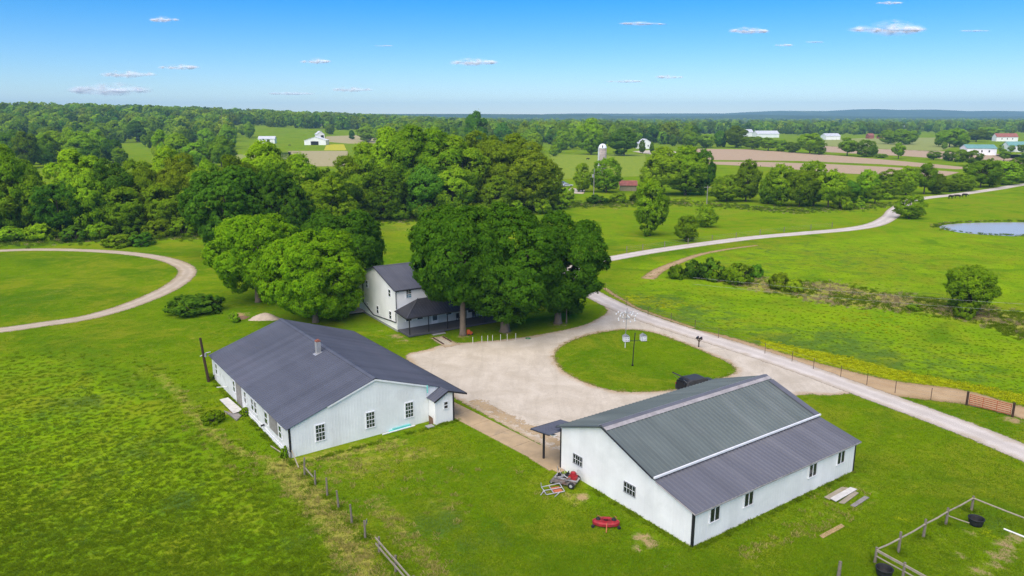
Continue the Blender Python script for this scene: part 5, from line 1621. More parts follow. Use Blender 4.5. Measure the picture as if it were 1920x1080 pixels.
o.location = (A[0], A[1], 0)
A, B = gp(548, 861), gp(560, 878)
o = MB().bar((0, 0, 0.8), (B[0] - A[0], B[1] - A[1], 0.05), 0.08, 0.08).build('brace_pole', M['wood_rail'], None, label='thin pole slanting from the near corner of the long shed', category='pole')
o.location = (A[0], A[1], 0)

# old posts and rail fence
pdat = (((571, 892), 858, 0.02), ((591, 909), 883, 0.01), ((614, 931), 896, 0.0), ((635, 953), 919, -0.02), ((660, 982), 945, -0.02), ((685, 1010), 976, 0.0))
plab = ('grey braced fence post nearest the long shed', 'short grey fence post, second from the long shed', 'thin grey fence post, third from the long shed', 'dark-footed fence post, fourth from the long shed', 'grey fence post, fifth from the long shed', 'fence post with a small sign board, last of the bare row')
for k, ((px_, top, ln), lb) in enumerate(zip(pdat, plab)):
    p = gp(*px_)
    h = height_at(p, top)
    t = thing('fence_post', lb, 'fence post', p, 0.3 * k, 'bare old fence posts')
    MB().tube([(0, 0, -0.1), (ln * 2, 0, h * 0.5), (ln * 4, 0.02, h)], [0.085, 0.075, 0.065], 8).build('post', M['wood_post'], t)
    if k == 0:
        MB().bar((0.05, 0, 0.75), (0.75, -0.25, 0.02), 0.07).build('brace', M['wood_rail'], t)
    if k == 5:
        MB().box(-0.02, 0.32, -0.10, -0.075, h - 0.32, h - 0.02).build('sign_board', M['wood_rail'], t)
P0, P1, P2, P3 = gp(711, 1036), gp(742, 1072), (gp(742, 1072) * 2 - gp(711, 1036)), None
P3 = P2 + (P2 - P1)
t = thing('rail_fence', 'weathered two-rail wooden fence running out of the foreground', 'fence', P0)
for q in (P0, P1, P2, P3):
    e = q - P0
    MB().tube([(e[0], e[1], -0.1), (e[0] + 0.02, e[1], 1.15)], [0.09, 0.075], 8).build('post', M['wood_post'], t)
d = unit(P1 - P0)
for a, b in ((P0, P1), (P1, P2), (P2, P3)):
    for z in (0.55, 0.98):
        A, B = a - P0 - d * 0.25, b - P0 + d * 0.12
        MB().bar((A[0] - 0.1, A[1] - 0.06, z + 0.02), (B[0] - 0.1, B[1] - 0.06, z - 0.01), 0.05, 0.13, 0).build('rail', M['wood_rail'], t)

# corral in the near right corner
C5 = [gp(*q) for q in ((1640, 1056), (1684, 1035), (1731, 1008), (1773, 984), (1821, 958))]
hs = (1.05, 1.38, 1.3, 1.22, 1.1)
cz_dir = unit(gp(1940, 1005) - C5[4])
t = thing('corral_fence', 'weathered rail corral fence enclosing the black feed tubs', 'fence', C5[0])
posts = [(q - C5[0], h) for q, h in zip(C5, hs)]
back = [C5[4] + cz_dir * s - C5[0] for s in (4.2, 8.4)]
fdir = unit(np.array([gp(1790, 1140)[0] - C5[0][0], gp(1790, 1140)[1] - C5[0][1], 0]))
front = [fdir * s for s in (1.9, 4.2, 6.5)]
posts += [(q, 1.1) for q in back] + [(q, 1.05) for q in front]
for q, h in posts:
    MB().tube([(q[0], q[1], -0.1), (q[0] + 0.02, q[1], h * 0.5), (q[0] + 0.03, q[1] + 0.02, h + 0.08)], [0.1, 0.085, 0.08], 8).build('post', M['wood_post'], t)
def rail(a, b, za, zb, r_=0.055):
    MB().tube([(a[0], a[1], za), ((a[0] + b[0]) / 2 + 0.03, (a[1] + b[1]) / 2, (za + zb) / 2 - 0.03), (b[0], b[1], zb)], r_, 7).build('rail', M['wood_rail'], t)
pp = [q for q, _ in posts]
for k in range(4):
    rail(pp[k], pp[k + 1], (0.98, 1.0, 1.02, 1.02)[k], (1.0, 1.02, 1.02, 1.03)[k])
rail(pp[4], pp[5], 1.03, 1.0)
rail(pp[5], pp[6], 1.0, 1.0)
rail(pp[3] + np.array([0.0, 0, 0]), pp[3] + np.array([1.4, -0.35, 0]), 0.75, 0.35, 0.04)
prev = pp[0]
for q in front:
    for z in (1.0, 0.9, 0.55):
        rail(prev, q, z, z - 0.01, 0.045)
    prev = q
for px_, lb in (((1829, 984), 'round black rubber feed tub at the far corral corner'), ((1657, 1079), 'black feed tub behind the near corral rails')):
    p = gp(*px_)
    t = thing('feed_tub', lb, 'tub', p, 0, 'black feed tubs in the corral')
    MB().lathe([(0.40, 0.0), (0.46, 0.25), (0.50, 0.48), (0.53, 0.50), (0.53, 0.54), (0.48, 0.54), (0.46, 0.48), (0.42, 0.22), (0.38, 0.08), (0.02, 0.07)], 24).build('tub', M['rubber'], t, True)
p = gp(1572, 1082)
t = thing('fence_post', 'single leaning grey post in the grass outside the corral', 'fence post', p)
MB().tube([(0, 0, -0.1), (0.05, 0.05, 1.05)], [0.12, 0.10], 9).build('post', M['wood_post'], t)
A, B = gp(1882, 993), gp(1945, 1018)
o = MB().tube([(0, 0, 0.06), (B[0] - A[0], B[1] - A[1], 0.06)], 0.06, 8).build('white_pipe', M['pvc'], None, label='white pipe lying inside the corral', category='pipe')
o.location = (A[0], A[1], 0)

# planks beside the barn
for q, mt, lb, z in ((((1556, 938), (1567, 944), (1607, 921), (1594, 917)), 'siding_sheet', 'white painted plank on top of the board heap by the barn', 0.14),
                     (((1545, 934), (1556, 939), (1594, 917), (1578, 915)), 'wood_rail', 'brown board beneath the white plank by the barn', 0.06),
                     (((1572, 944), (1583, 946), (1610, 926), (1602, 922)), 'wood_rail', 'tan board beside the white plank by the barn', 0.04),
                     (((1594, 949), (1603, 952), (1630, 934), (1621, 931)), 'board_grey', 'grey weathered board lying apart from the white plank', 0.03),
                     (((1536, 1005), (1543, 1010), (1584, 988), (1577, 983)), 'wood_fresh', 'yellowish tan plank alone in the grass before the barn', 0.01)):
    flat_board('plank', lb, 'plank', ccw([gp(*e) for e in q]), z, 0.04, mt)

# old grey riding mower, the steel frame next to it and the red mower deck
p = local(RB, -1.35, 11.75)
t = thing('riding_mower', 'stripped grey riding mower with red engine beside the barn wall', 'mower', p, math.radians(155))
MB().prism([(-0.95, 0.22), (0.95, 0.22), (1.0, 0.32), (0.7, 0.42), (-0.8, 0.44), (-1.0, 0.34)], 1, -0.62, 0.62).build('cutting_deck', M['scrap'], t)
MB().box(-1.1, 0.8, -0.32, -0.24, 0.46, 0.56).box(-1.1, 0.8, 0.24, 0.32, 0.46, 0.56).box(-1.1, -1.0, -0.24, 0.24, 0.47, 0.55).box(0.7, 0.8, -0.24, 0.24, 0.47, 0.55).build('frame', M['galv'], t)
MB().box(-0.95, -0.35, -0.28, 0.28, 0.57, 0.80).box(-0.85, -0.45, -0.22, 0.22, 0.802, 0.98).lathe([(0.16, 0.981), (0.2, 1.02), (0.2, 1.09), (0.1, 1.12)], 12, Matrix.Translation((-0.65, 0, 0))).build('engine', M['red'], t)
MB().box(-0.3, -0.05, -0.22, 0.22, 0.57, 0.88).tube([(-0.2, 0.1, 0.88), (-0.35, 0.15, 1.2)], 0.04).build('exhaust', M['rubber'], t)
for s in (-1, 1):
    MB().tube([(0.1, s * 0.3, 0.56), (0.25, s * 0.34, 1.0), (0.5, s * 0.12, 1.1)], 0.02, 6).build('steering_lever', M['galv'], t)
    for x_, r_ in ((-0.75, 0.27), (0.95, 0.16)):
        Mw = Matrix.Translation((x_, s * (0.66 if r_ > 0.2 else 0.45), r_)) @ Matrix.Rotation(math.pi / 2, 4, 'X')
        wh = MB().lathe([(r_ * 0.5, -0.11), (r_ * 0.92, -0.11), (r_, -0.06), (r_, 0.06), (r_ * 0.92, 0.11), (r_ * 0.5, 0.11)], 16, Mw).build('wheel', M['rubber'], t, True)
        MB().lathe([(r_ * 0.48, -0.115), (r_ * 0.48, 0.115)], 10, Mw).build('rim', M['galv'], wh)
MB().tube([(0.75, -0.3, 0.5), (0.8, -0.35, 1.15)], 0.025, 6).tube([(0.4, 0.2, 0.5), (-0.1, 0.4, 0.85), (-0.5, 0.45, 0.7)], 0.025, 6).build('loose_rods', M['galv'], t)
rr = np.random.default_rng(5)
for k in range(16):
    a = rr.uniform(-0.9, 0.8), rr.uniform(-0.55, 0.55), rr.uniform(0.45, 0.75)
    b = a[0] + rr.normal(0, 0.45), a[1] + rr.normal(0, 0.35), a[2] + rr.uniform(-0.1, 0.45)
    MB().tube([a, b], float(rr.uniform(0.014, 0.035)), 5).build('scrap_rod', M[('scrap', 'galv', 'rust', 'rubber')[k % 4]], t)
for k in range(5):
    c_ = rr.uniform(-0.8, 0.6), rr.uniform(-0.45, 0.45)
    MB().box(c_[0] - 0.14, c_[0] + 0.14, c_[1] - 0.1, c_[1] + 0.1, 0.58 + 0.06 * k, 0.70 + 0.06 * k, Matrix.Rotation(0.25 * k, 4, 'Z')).build('scrap_box', M[('rubber', 'scrap')[k % 2]], t)
p = gp(1038, 921)
t = thing('steel_frame', 'pale tubular steel frame lying in the grass next to the grey mower', 'frame', p, math.radians(20))
mb = MB()
for a, b in (((-0.8, -0.5, 0.12), (0.7, -0.5, 0.12)), ((0.7, -0.5, 0.12), (0.7, 0.5, 0.3)), ((0.7, 0.5, 0.3), (-0.8, 0.5, 0.25)), ((-0.8, 0.5, 0.25), (-0.8, -0.5, 0.12)), ((-0.2, -0.5, 0.12), (-0.2, 0.5, 0.27)), ((-0.8, 0, 0.18), (-1.2, -0.3, 0.05)), ((0.3, -0.5, 0.12), (-0.3, -0.9, 0.04)), ((-0.8, 0.5, 0.25), (-0.85, 0.5, 0.6)), ((0.7, 0, 0.2), (-0.8, 0, 0.2))):
    mb.tube([a, b], 0.035, 6)
mb.build('tubes', M['galv'], t)
MB().box(-0.15, 0.6, -0.42, 0.42, 0.06, 0.11).build('rusty_plate', M['rust'], t)
p = gp(1136, 984)
t = thing('red_mower_deck', 'red mower deck lying in the grass in front of the barn gable', 'mower deck', p, math.radians(-6))
dp = [(1.0 * math.cos(a) * (1 if abs(math.cos(a)) < 0.8 else 0.96), 0.52 * math.sin(a)) for a in np.linspace(0, 2 * math.pi, 20, endpoint=False)]
mb = MB()
mb.v = [(x, y, 0.12) for x, y in dp] + [(x, y, 0.30) for x, y in dp] + [(x * 0.86, y * 0.82, 0.37) for x, y in dp]
for i in range(20):
    j = (i + 1) % 20
    mb.f += [(i, j, 20 + j, 20 + i), (20 + i, 20 + j, 40 + j, 40 + i)]
mb.f += [tuple(range(20))[::-1], tuple(range(40, 60))]
mb.build('deck_shell', M['red'], t)
for x_ in (-0.55, 0, 0.55):
    MB().lathe([(0.17, 0.371), (0.17, 0.42), (0.10, 0.43), (0.10, 0.50), (0.03, 0.51)], 14, Matrix.Translation((x_, 0.08, 0))).build('pulley', M['rubber'], t, True)
MB().box(-0.3, 0.3, -0.16, 0.1, 0.52, 0.58).build('belt_cover', M['red'], t)
for a, b in (((-0.62, 0.5, 0.42), (-0.35, -0.3, 0.75)), ((0.62, 0.5, 0.42), (0.72, -0.25, 0.72)), ((0.05, -0.45, 0.35), (0.0, -1.15, 0.08))):
    MB().bar(a, b, 0.06, 0.03).build('lift_arm', M['rust'], t)
for x_ in (-0.9, 0.9):
    Mw = Matrix.Translation((x_, -0.5, 0.13)) @ Matrix.Rotation(math.pi / 2, 4, 'X')
    MB().lathe([(0.05, -0.05), (0.12, -0.05), (0.13, 0), (0.12, 0.05), (0.05, 0.05)], 12, Mw).build('gauge_wheel', M['rubber'], t, True)

# pipe gate and wire fence along the meadow
ga, gb = gp(1812, 760), gp(1898, 782)
t = thing('pipe_gate', 'rusty red tube gate hung between two posts beside the soil path', 'gate', ga)
e = gb - ga
for q in ((0, 0, 0), e):
    MB().tube([(q[0], q[1], -0.1), (q[0], q[1], 1.45)], 0.11, 9).build('gate_post', M['wood_dark'], t)
for z in (0.22, 0.42, 0.62, 0.82, 1.02, 1.2):
    MB().tube([(e[0] * 0.05, e[1] * 0.05, z), (e[0] * 0.95, e[1] * 0.95, z)], 0.045, 6).build('gate_bar', M['rust'], t)
for s in (0.05, 0.35, 0.65, 0.95):
    MB().tube([(e[0] * s, e[1] * s, 0.2), (e[0] * s, e[1] * s, 1.22)], 0.034, 6).build('gate_upright', M['rust'], t)
fpx = [(1135, 545), (1175, 573), (1215, 592), (1258, 604), (1303, 617), (1347, 634), (1434, 663), (1485, 678), (1525, 692), (1576, 707), (1625, 722), (1678, 737), (1745, 750), (1812, 760)]
F0 = gp(*fpx[0])
t = thing('wire_fence', 'thin wire fence on dark steel posts along the soil path', 'fence', F0)
tops = []
for q in fpx[:-1]:
    p = gp(*q) - F0
    MB().box(p[0] - 0.025, p[0] + 0.025, p[1] - 0.025, p[1] + 0.025, -0.1, 1.3).build('post', M['post_brown'], t)
    tops.append(p)
tops.append(ga - F0)
for z in (0.45, 0.85, 1.22):
    MB().tube([(q[0] + 0.035, q[1], z) for q in tops], 0.004, 4).build('wire', M['metal_grey'], t)
# fence along the far side of the road
fpx = [(1175, 474), (1205, 470), (1246, 464), (1290, 458), (1335, 452), (1380, 447), (1425, 441), (1470, 436), (1520, 431), (1560, 427)]
F0 = gp(*fpx[0])
t = thing('wire_fence', 'old wire fence on wooden posts on the far side of the gravel road', 'fence', F0)
tops = []
for q in fpx:
    p = gp(*q) - F0
    MB().tube([(p[0], p[1], -0.1), (p[0], p[1], 1.4)], 0.08, 7).build('post', M['wood_post'], t)
    tops.append(p)
for z in (0.5, 0.9, 1.25):
    MB().tube([(q[0], q[1], z) for q in tops], 0.008, 4).build('wire', M['metal_grey'], t)
# overhead wires that cross the wet meadow
for k, (za, zb, q) in enumerate(((7.2, 6.6, 0.0), (6.4, 5.8, 0.5))):
    a, b = np.array([24.0, 96.0 - q]), np.array([92.0, 78.0 - q])
    pts_ = []
    for s in np.linspace(0, 1, 24):
        pts_.append((a[0] + (b[0] - a[0]) * s, a[1] + (b[1] - a[1]) * s, za + (zb - za) * s - 1.6 * 4 * s * (1 - s) * 0.5))
    if k == 0:
        MB().tube(pts_, 0.006, 4).build('overhead_wire', M['galv'], None, label='upper of two thin overhead wires above the wet meadow', category='wire')
    else:
        MB().tube(pts_, 0.006, 4).build('overhead_wire', M['galv'], None, label='lower of two thin overhead wires above the wet meadow', category='wire')

# sand pile, stakes, porch things
def mound(name, label, px_, rx_, ry_, h, mat, seed, cat='pile'):
    r = np.random.default_rng(seed)
    p = gp(*px_)
    mb = MB()
    n, m_ = 22, 9
    for j in range(m_):
        s = j / (m_ - 1)
        for i in range(n):
            a = 2 * math.pi * i / n
            w_ = (1 - s) * (1 + 0.18 * math.sin(3 * a + seed) + r.normal(0, 0.04))
            mb.v.append((rx_ * w_ * math.cos(a), ry_ * w_ * math.sin(a), h * (math.sin(s * math.pi / 2) ** 1.1) + r.normal(0, 0.025) * (j > 0) - (0.05 if j == 0 else 0)))
    for j in range(m_ - 1):
        for i in range(n):
            a, b = j * n + i, j * n + (i + 1) % n
            mb.f.append((a, b, b + n, a + n))
    o = mb.build(name, M[mat], None, True, label=label, category=cat)
    o.location = (p[0], p[1], 0)
    return o
mound('sand_pile', 'pale sand pile beside the trees behind the long shed', (497, 597), 2.1, 1.6, 0.75, 'sand', 3)
mound('soil_heap', 'low brown soil heap on the track side of the sand pile', (450, 596), 1.5, 1.0, 0.22, 'soil', 5)
for k, (x, top, bot) in enumerate(((886.5, 632, 645), (903.5, 630, 643), (914.5, 629, 642), (923.5, 628, 640), (938.5, 627, 640), (951, 626, 639), (967, 625, 638))):
    p = gp(x, bot)
    o = MB().box(-0.03, 0.03, -0.03, 0.03, -0.05, height_at(p, top)).build('white_stake', M['siding_sheet'], None, label='white marker stake, %s from the left in the row before the porch' % ORD[k], category='stake', group='white stakes along the gravel')
    o.location = (p[0], p[1], 0)
p = gp(881, 628)
t = thing('plastic_toy', 'small orange-red plastic toy on the grass beside the straight trunk', 'toy', p, 0.5)
MB().prism([(-0.35, 0.12), (0.3, 0.1), (0.35, 0.4), (0.1, 0.45), (-0.1, 0.75), (-0.35, 0.7)], 1, -0.18, 0.18).build('toy_body', M['orange'], t)
for x_ in (-0.25, 0.25):
    for s in (-0.2, 0.2):
        MB().lathe([(0.03, -0.04), (0.11, -0.04), (0.12, 0), (0.11, 0.04), (0.03, 0.04)], 12, Matrix.Translation((x_, s * 1.15, 0.12)) @ Matrix.Rotation(math.pi / 2, 4, 'X')).build('toy_wheel', M['rubber'], t)
p = gp(990, 635)
t = thing('garden_hose', 'coil of green hose on the gravel edge past the white stakes', 'hose', p)
mb = MB()
for r_, z in ((0.3, 0.03), (0.34, 0.06), (0.27, 0.09)):
    mb.tube([(r_ * math.cos(a), r_ * 0.9 * math.sin(a), z) for a in np.linspace(0, 6.2, 18)], 0.03, 6)
mb.build('hose_coil', pmat('green_hose', (0.03, 0.22, 0.08), 0.5), t)
def chair(label, x, y, rz):
    q = local(HB, x, y, 0.337)
    t = thing('porch_chair', label, 'chair', q, HB.rotation_euler.z + rz)
    MB().box(-0.25, 0.25, -0.25, 0.25, 0.40, 0.45).build('seat', M['trim_black'], t)
    MB().box(-0.25, 0.25, 0.22, 0.27, 0.452, 1.05).build('backrest', M['trim_black'], t)
    for x_ in (-0.22, 0.22):
        for y_ in (-0.22, 0.22):
            MB().box(x_ - 0.025, x_ + 0.025, y_ - 0.025, y_ + 0.025, 0, 0.398).build('leg', M['trim_black'], t)
        MB().box(x_ - 0.03, x_ + 0.03, -0.25, 0.218, 0.62, 0.66).build('armrest', M['trim_black'], t)
chair('black porch chair by the wall right of the storm door', 9.0, -0.6, 0.2)
chair('black porch chair at the dark table on the porch end', 11.4, -0.7, -0.3)
chair('black porch chair alone near the porch end behind the forked trunk', 13.4, -2.3, 1.2)
q = local(HB, 12.5, -0.9, 0.337)
t = thing('porch_table', 'dark square table on the porch between the chairs', 'table', q, HB.rotation_euler.z)
MB().box(-0.5, 0.5, -0.4, 0.4, 0.70, 0.75).build('table_top', M['trim_black'], t)
for x_ in (-0.42, 0.42):
    for y_ in (-0.32, 0.32):
        MB().box(x_ - 0.03, x_ + 0.03, y_ - 0.03, y_ + 0.03, 0, 0.698).build('leg', M['trim_black'], t)
for a, b, lb in (((812, 634), (832, 646), 'dark timber edging of the walk before the porch steps'), ((830, 632), (846, 641), 'second dark timber edging the walk, on the trunk side')):
    A, B = gp(*a), gp(*b)
    o = MB().bar((0, 0, 0.06), (B[0] - A[0], B[1] - A[1], 0.06), 0.14, 0.12).build('timber_edging', M['wood_dark'], None, label=lb, category='timber')
    o.location = (A[0], A[1], 0)
sheet('front_walk', pxpoly([(806, 634), (830, 630), (862, 646), (836, 652)]), 0.25, 0.02, M['gravel'], margin=0.4)

# ------------------------------------------------------------------ far buildings, poles, cattle
def pole(px_, top, label, r_=0.14, arm=False, box_=False):
    p = gp(*px_)
    h = height_at(p, top)
    t = thing('utility_pole', label, 'pole', p)
    MB().tube([(0, 0, -0.2), (0, 0, h)], [r_, r_ * 0.75], 8).build('pole', M['board_grey'], t)
    if arm:
        MB().box(-1.2, 1.2, -0.06, 0.06, h - 0.6, h - 0.45).build('crossarm', M['board_grey'], t)
    if box_:
        MB().lathe([(0.2, h - 3.2), (0.28, h - 3.1), (0.28, h - 2.2), (0.2, h - 2.1)], 10, Matrix.Translation((-0.42, 0, 0))).build('transformer', M['galv'], t)
pole((1113, 368), 316, 'tall grey utility pole with transformer in front of the silo tree', 0.17, False, True)
pole((1325, 384), 348, 'short grey utility pole at the end of the right hedgerow', 0.15, True)
pole((604, 262), 232, 'thin utility pole on the rise behind the far white barn', 0.2, True)
pole((420, 268), 204, 'thin white mast above the skyline wood', 0.16, True)

# silo
p = gp(1128, 350)
p = p * np.array([1.22, 1.22, 1])
h = height_at(p, 278)
t = thing('silo', 'old concrete stave silo with white dome half hidden by a tree', 'silo', p)
MB().lathe([(2.0, 0), (2.0, h)], 28).build('tower', M['silo'], t, True)
mb = MB()
for z in np.arange(0.8, h, 1.1):
    mb.lathe([(2.01, z), (2.05, z + 0.03), (2.05, z + 0.09), (2.01, z + 0.12)], 28, cap=False)
mb.build('hoops', M['metal_grey'], t)
MB().lathe([(2.1, h), (2.1, h + 0.15)] + [(2.05 * math.cos(a), h + 0.15 + 2.1 * math.sin(a)) for a in np.linspace(0.05, 1.52, 8)], 28).build('dome', M['plastic_white'], t, True)
MB().tube([(-1.95, -0.95, 0), (-1.95, -0.95, h + 0.4)], 0.42, 10).build('chute', M['tin_pale'], t)
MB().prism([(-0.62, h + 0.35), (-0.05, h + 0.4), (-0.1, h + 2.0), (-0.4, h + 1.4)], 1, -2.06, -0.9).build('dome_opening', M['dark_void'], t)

def building(name, label, px_, wpx, depth, eave, rise, wall, roof, rz=0.0, opens=(), cat='barn', axis='x', windows=0, lean=None):
    """gabled building: px_ = ground point below its front wall's middle; ridge along the front when axis is x"""
    p = gp(*px_)
    w = wpx / depth_px(p)
    t = thing(name, label, cat, p, rz)
    x0, x1 = -w / 2, w / 2
    if axis == 'x':
        pr = [(0, 0), (depth, 0), (depth, eave), (depth / 2, eave + rise), (0, eave)]
        MB().box(x0, x1, 0, 0.2, 0, eave - 0.05).build('wall', M[wall], t)
        MB().box(x0, x1, depth - 0.2, depth, 0, eave - 0.05).build('wall', M[wall], t)
        for a in (x0 - 0.02, x1 - 0.18):
            MB().prism([(0.21, 0), (depth - 0.21, 0), (depth - 0.21, eave - 0.02), (depth / 2, eave + rise - 0.1), (0.21, eave - 0.02)], 0, a, a + 0.2).build('gable', M[wall], t)
        ribbed((x0 - 0.4, depth / 2, eave + rise), (x1 + 0.4, depth / 2, eave + rise), (x1 + 0.4, -0.5, eave - 0.1), (x0 - 0.4, -0.5, eave - 0.1), 0.12, 1.0, 0.06, 0.2).build('roof_slope', M[roof], t)
        ribbed((x0 - 0.4, depth / 2, eave + rise), (x1 + 0.4, depth / 2, eave + rise), (x1 + 0.4, depth + 0.5, eave - 0.1), (x0 - 0.4, depth + 0.5, eave - 0.1), 0.12, 1.0, 0.06, 0.2).build('roof_slope', M[roof], t)
    else:
        MB().prism([(x0, 0), (x1, 0), (x1, eave - 0.05), (0, eave + rise - 0.1), (x0, eave - 0.05)], 1, 0, 0.2).build('gable', M[wall], t)
        MB().prism([(x0, 0), (x1, 0), (x1, eave - 0.05), (0, eave + rise - 0.1), (x0, eave - 0.05)], 1, depth - 0.2, depth).build('gable', M[wall], t)
        for a in (x0, x1 - 0.2):
            MB().box(a, a + 0.2, 0.21, depth - 0.21, 0, eave - 0.1).build('wall', M[wall], t)
        for s in (-1, 1):
            ribbed((0, -0.4, eave + rise), (0, depth + 0.4, eave + rise), (s * (w / 2 + 0.5), depth + 0.4, eave - 0.1), (s * (w / 2 + 0.5), -0.4, eave - 0.1), 0.12, 1.0, 0.06, 0.2).build('roof_slope', M[roof], t)
    for a, b, z0, z1 in opens:
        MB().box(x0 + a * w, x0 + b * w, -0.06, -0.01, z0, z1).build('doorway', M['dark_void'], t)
    for k in range(windows):
        xx = x0 + w * (k + 1) / (windows + 1)
        f = MB().box(xx - 0.6, xx + 0.6, -0.08, -0.02, eave * 0.4, eave * 0.75).build('window', M['trim_white'], t)
        MB().box(xx - 0.5, xx + 0.5, -0.10, -0.081, eave * 0.43, eave * 0.72).build('pane', M['glass'], f)
    return t
building('far_shed', 'white far shed with pale roof and dark doorway beyond the hedgerow wood', (500, 269), 30, 8, 4.6, 2.6, 'wall_white', 'tin_pale', 0.08, ((0.15, 0.24, 0.8, 3.2), (0.52, 0.70, 0, 4.0)))
building('far_barn', 'white far barn with gable front and wide open doorway', (591, 272), 40, 16, 4.6, 3.4, 'wall_white', 'tin_pale', 0.05, ((0.30, 0.66, 0, 3.6),), axis='y')
building('far_barn', 'steep white-roofed building behind the gable-fronted far barn', (602, 264), 14, 9, 7.0, 3.4, 'wall_white', 'tin_pale', 0.5, ((0.5, 0.9, 0, 6.0),), axis='y')
building('tin_shed', 'low shed with rusted red tin roof among the shrubs below the silo', (1178, 358), 30, 6, 2.2, 1.6, 'wood_rail', 'tin_red', -0.1)
building('far_house', 'pale farmhouse half hidden by trees behind the silo', (1211, 279), 26, 9, 4.6, 4.0, 'house_white', 'tin_pale', 0.2, cat='house', axis='y', windows=2)
building('far_barn', 'white barn with teal roof beyond the ploughed field', (1840, 291), 52, 12, 5.0, 2.6, 'wall_white', 'tin_teal', -0.12, ((0.1, 0.14, 0, 2.4),), windows=3)
building('far_house', 'cream house with brown roof behind the teal-roofed barn', (1888, 265), 38, 10, 5.0, 4.0, 'house_white', 'tin_red', -0.1, cat='house', windows=3)
building('far_house', 'house with teal roof at the edge of the far farmyard', (1908, 285), 34, 10, 5.0, 3.2, 'house_white', 'tin_teal', -0.05, cat='house', windows=2)
building('far_barn', 'white metal building among the trees past the hay field', (1562, 262), 28, 14, 4.6, 3.0, 'wall_white', 'tin_pale', 0.1)
building('far_shed', 'grey-roofed long sheds behind the field hedge trees', (1440, 258), 44, 14, 5.0, 4.0, 'wall_grey', 'tin_pale', 0.15)
building('far_shed', 'white shed at the tree edge left of the grey-roofed sheds', (1405, 256), 16, 10, 6.0, 4.0, 'wall_white', 'tin_pale', 0.3)
building('far_barn', 'small red barn at the far edge of the hay field', (1634, 260), 10, 8, 4.0, 2.5, 'tin_red', 'tin_red', 0.1)
building('far_shed', 'smaller red shed beside the small red barn', (1652, 260), 8, 6, 3.0, 2.0, 'tin_red', 'tin_red', 0.1)
building('far_shed', 'pale building glimpsed in the forest below the blue hills', (1700, 244), 14, 10, 6.0, 3.0, 'wall_white', 'tin_pale', 0.2)

# cattle by the far road: one continuous skinned body each
def cow_mesh():
    vs = [((0, 0, 1.05), 0.33), ((0.65, 0, 1.08), 0.34), ((-0.65, 0, 1.1), 0.32), ((1.05, 0, 1.15), 0.2), ((1.4, 0, 0.85), 0.13), ((1.65, 0, 0.5), 0.09)]
    ed = [(0, 1), (0, 2), (1, 3), (3, 4), (4, 5)]
    for x, b, kx in ((0.6, 1, 0.03), (-0.7, 2, -0.10)):
        for s in (-1, 1):
            n = len(vs)
            vs += [((x, s * 0.2, 0.75), 0.13), ((x + kx, s * 0.21, 0.40), 0.07), ((x, s * 0.21, 0.02), 0.06)]
            ed += [(b, n), (n, n + 1), (n + 1, n + 2)]
    n = len(vs)
    vs += [((-0.98, 0, 1.2), 0.06), ((-1.05, 0, 0.6), 0.03)]
    ed += [(2, n), (n, n + 1)]
    me = bpy.data.meshes.new('cow')
    me.from_pydata([v[0] for v in vs], ed, [])
    o = bpy.data.objects.new('cow_body', me)
    COL.objects.link(o)
    sk = o.modifiers.new('skin', 'SKIN')
    for v, (_, r_) in zip(me.skin_vertices[0].data, vs):
        v.radius = (r_, r_)
        v.use_root = False
    me.skin_vertices[0].data[0].use_root = True
    o.modifiers.new('sub', 'SUBSURF').levels = 1
    dg = bpy.context.evaluated_depsgraph_get()
    out = bpy.data.meshes.new_from_object(o.evaluated_get(dg))
    bpy.data.objects.remove(o)
    out.materials.clear()
    out.materials.append(M['hide'])
    return out
cm_ = cow_mesh()
for k, (q, rz_, lb) in enumerate((((1782, 373), 0.3, 'dark grazing cow nearest the road bend tree'), ((1795, 372), 2.6, 'dark grazing cow in the middle of the three by the far road'), ((1808, 370), 0.1, 'dark grazing cow nearest the picture edge of the three'))):
    p = gp(*q)
    o = link('cow', cm_, None, None, label=lb, category='cow', group='cattle by the far road')
    o.location, o.rotation_euler = p, (0, 0, rz_)
for q, lb in (((1102, 300), 'dark cow in the pasture left of the silo'), ((543, 274), 'dark cow near the far white shed')):
    o = link('cow', cm_, None, None, label=lb, category='cow')
    o.location, o.rotation_euler = gp(*q), (0, 0, 0.4)
# ------------------------------------------------------------------ meadow shrubs, grass, reeds
for x, y, top, w, lf, lb in ((1268, 522, 497, 34, 'wood', 'green shrub at the path end of the wet meadow thicket'), (1300, 522, 488, 44, 'deep', 'dark shrub second along the wet meadow thicket'), (1335, 524, 486, 46, 'deep', 'tall dark shrub in the middle of the wet meadow thicket'),
                            (1383, 532, 494, 62, 'fresh', 'bright green shrub, largest of the wet meadow thicket'), (1418, 520, 496, 30, 'deep', 'dark shrub peering out behind the bright thicket shrub'), (1336, 528, 508, 24, 'fresh', 'small bright shrub before the dark thicket shrubs'),
                            (1462, 542, 512, 44, 'olive', 'yellowish shrub at the reed end of the thicket'), (1490, 548, 522, 32, 'olive', 'small yellowish shrub beside the reeds'), (1715, 582, 570, 30, 'wood', 'low dark shrub in the reeds near the lone tree'),
                            (1785, 575, 560, 26, 'wood', 'low shrub in the reeds behind the lone tree'), (225, 462, 440, 60, 'wood', 'low shrub among tan weeds beyond the track loop'), (265, 460, 438, 50, 'deep', 'dark low shrub beside the tan weeds beyond the track loop')):
    bush(x, y, top, w, lf, lb)

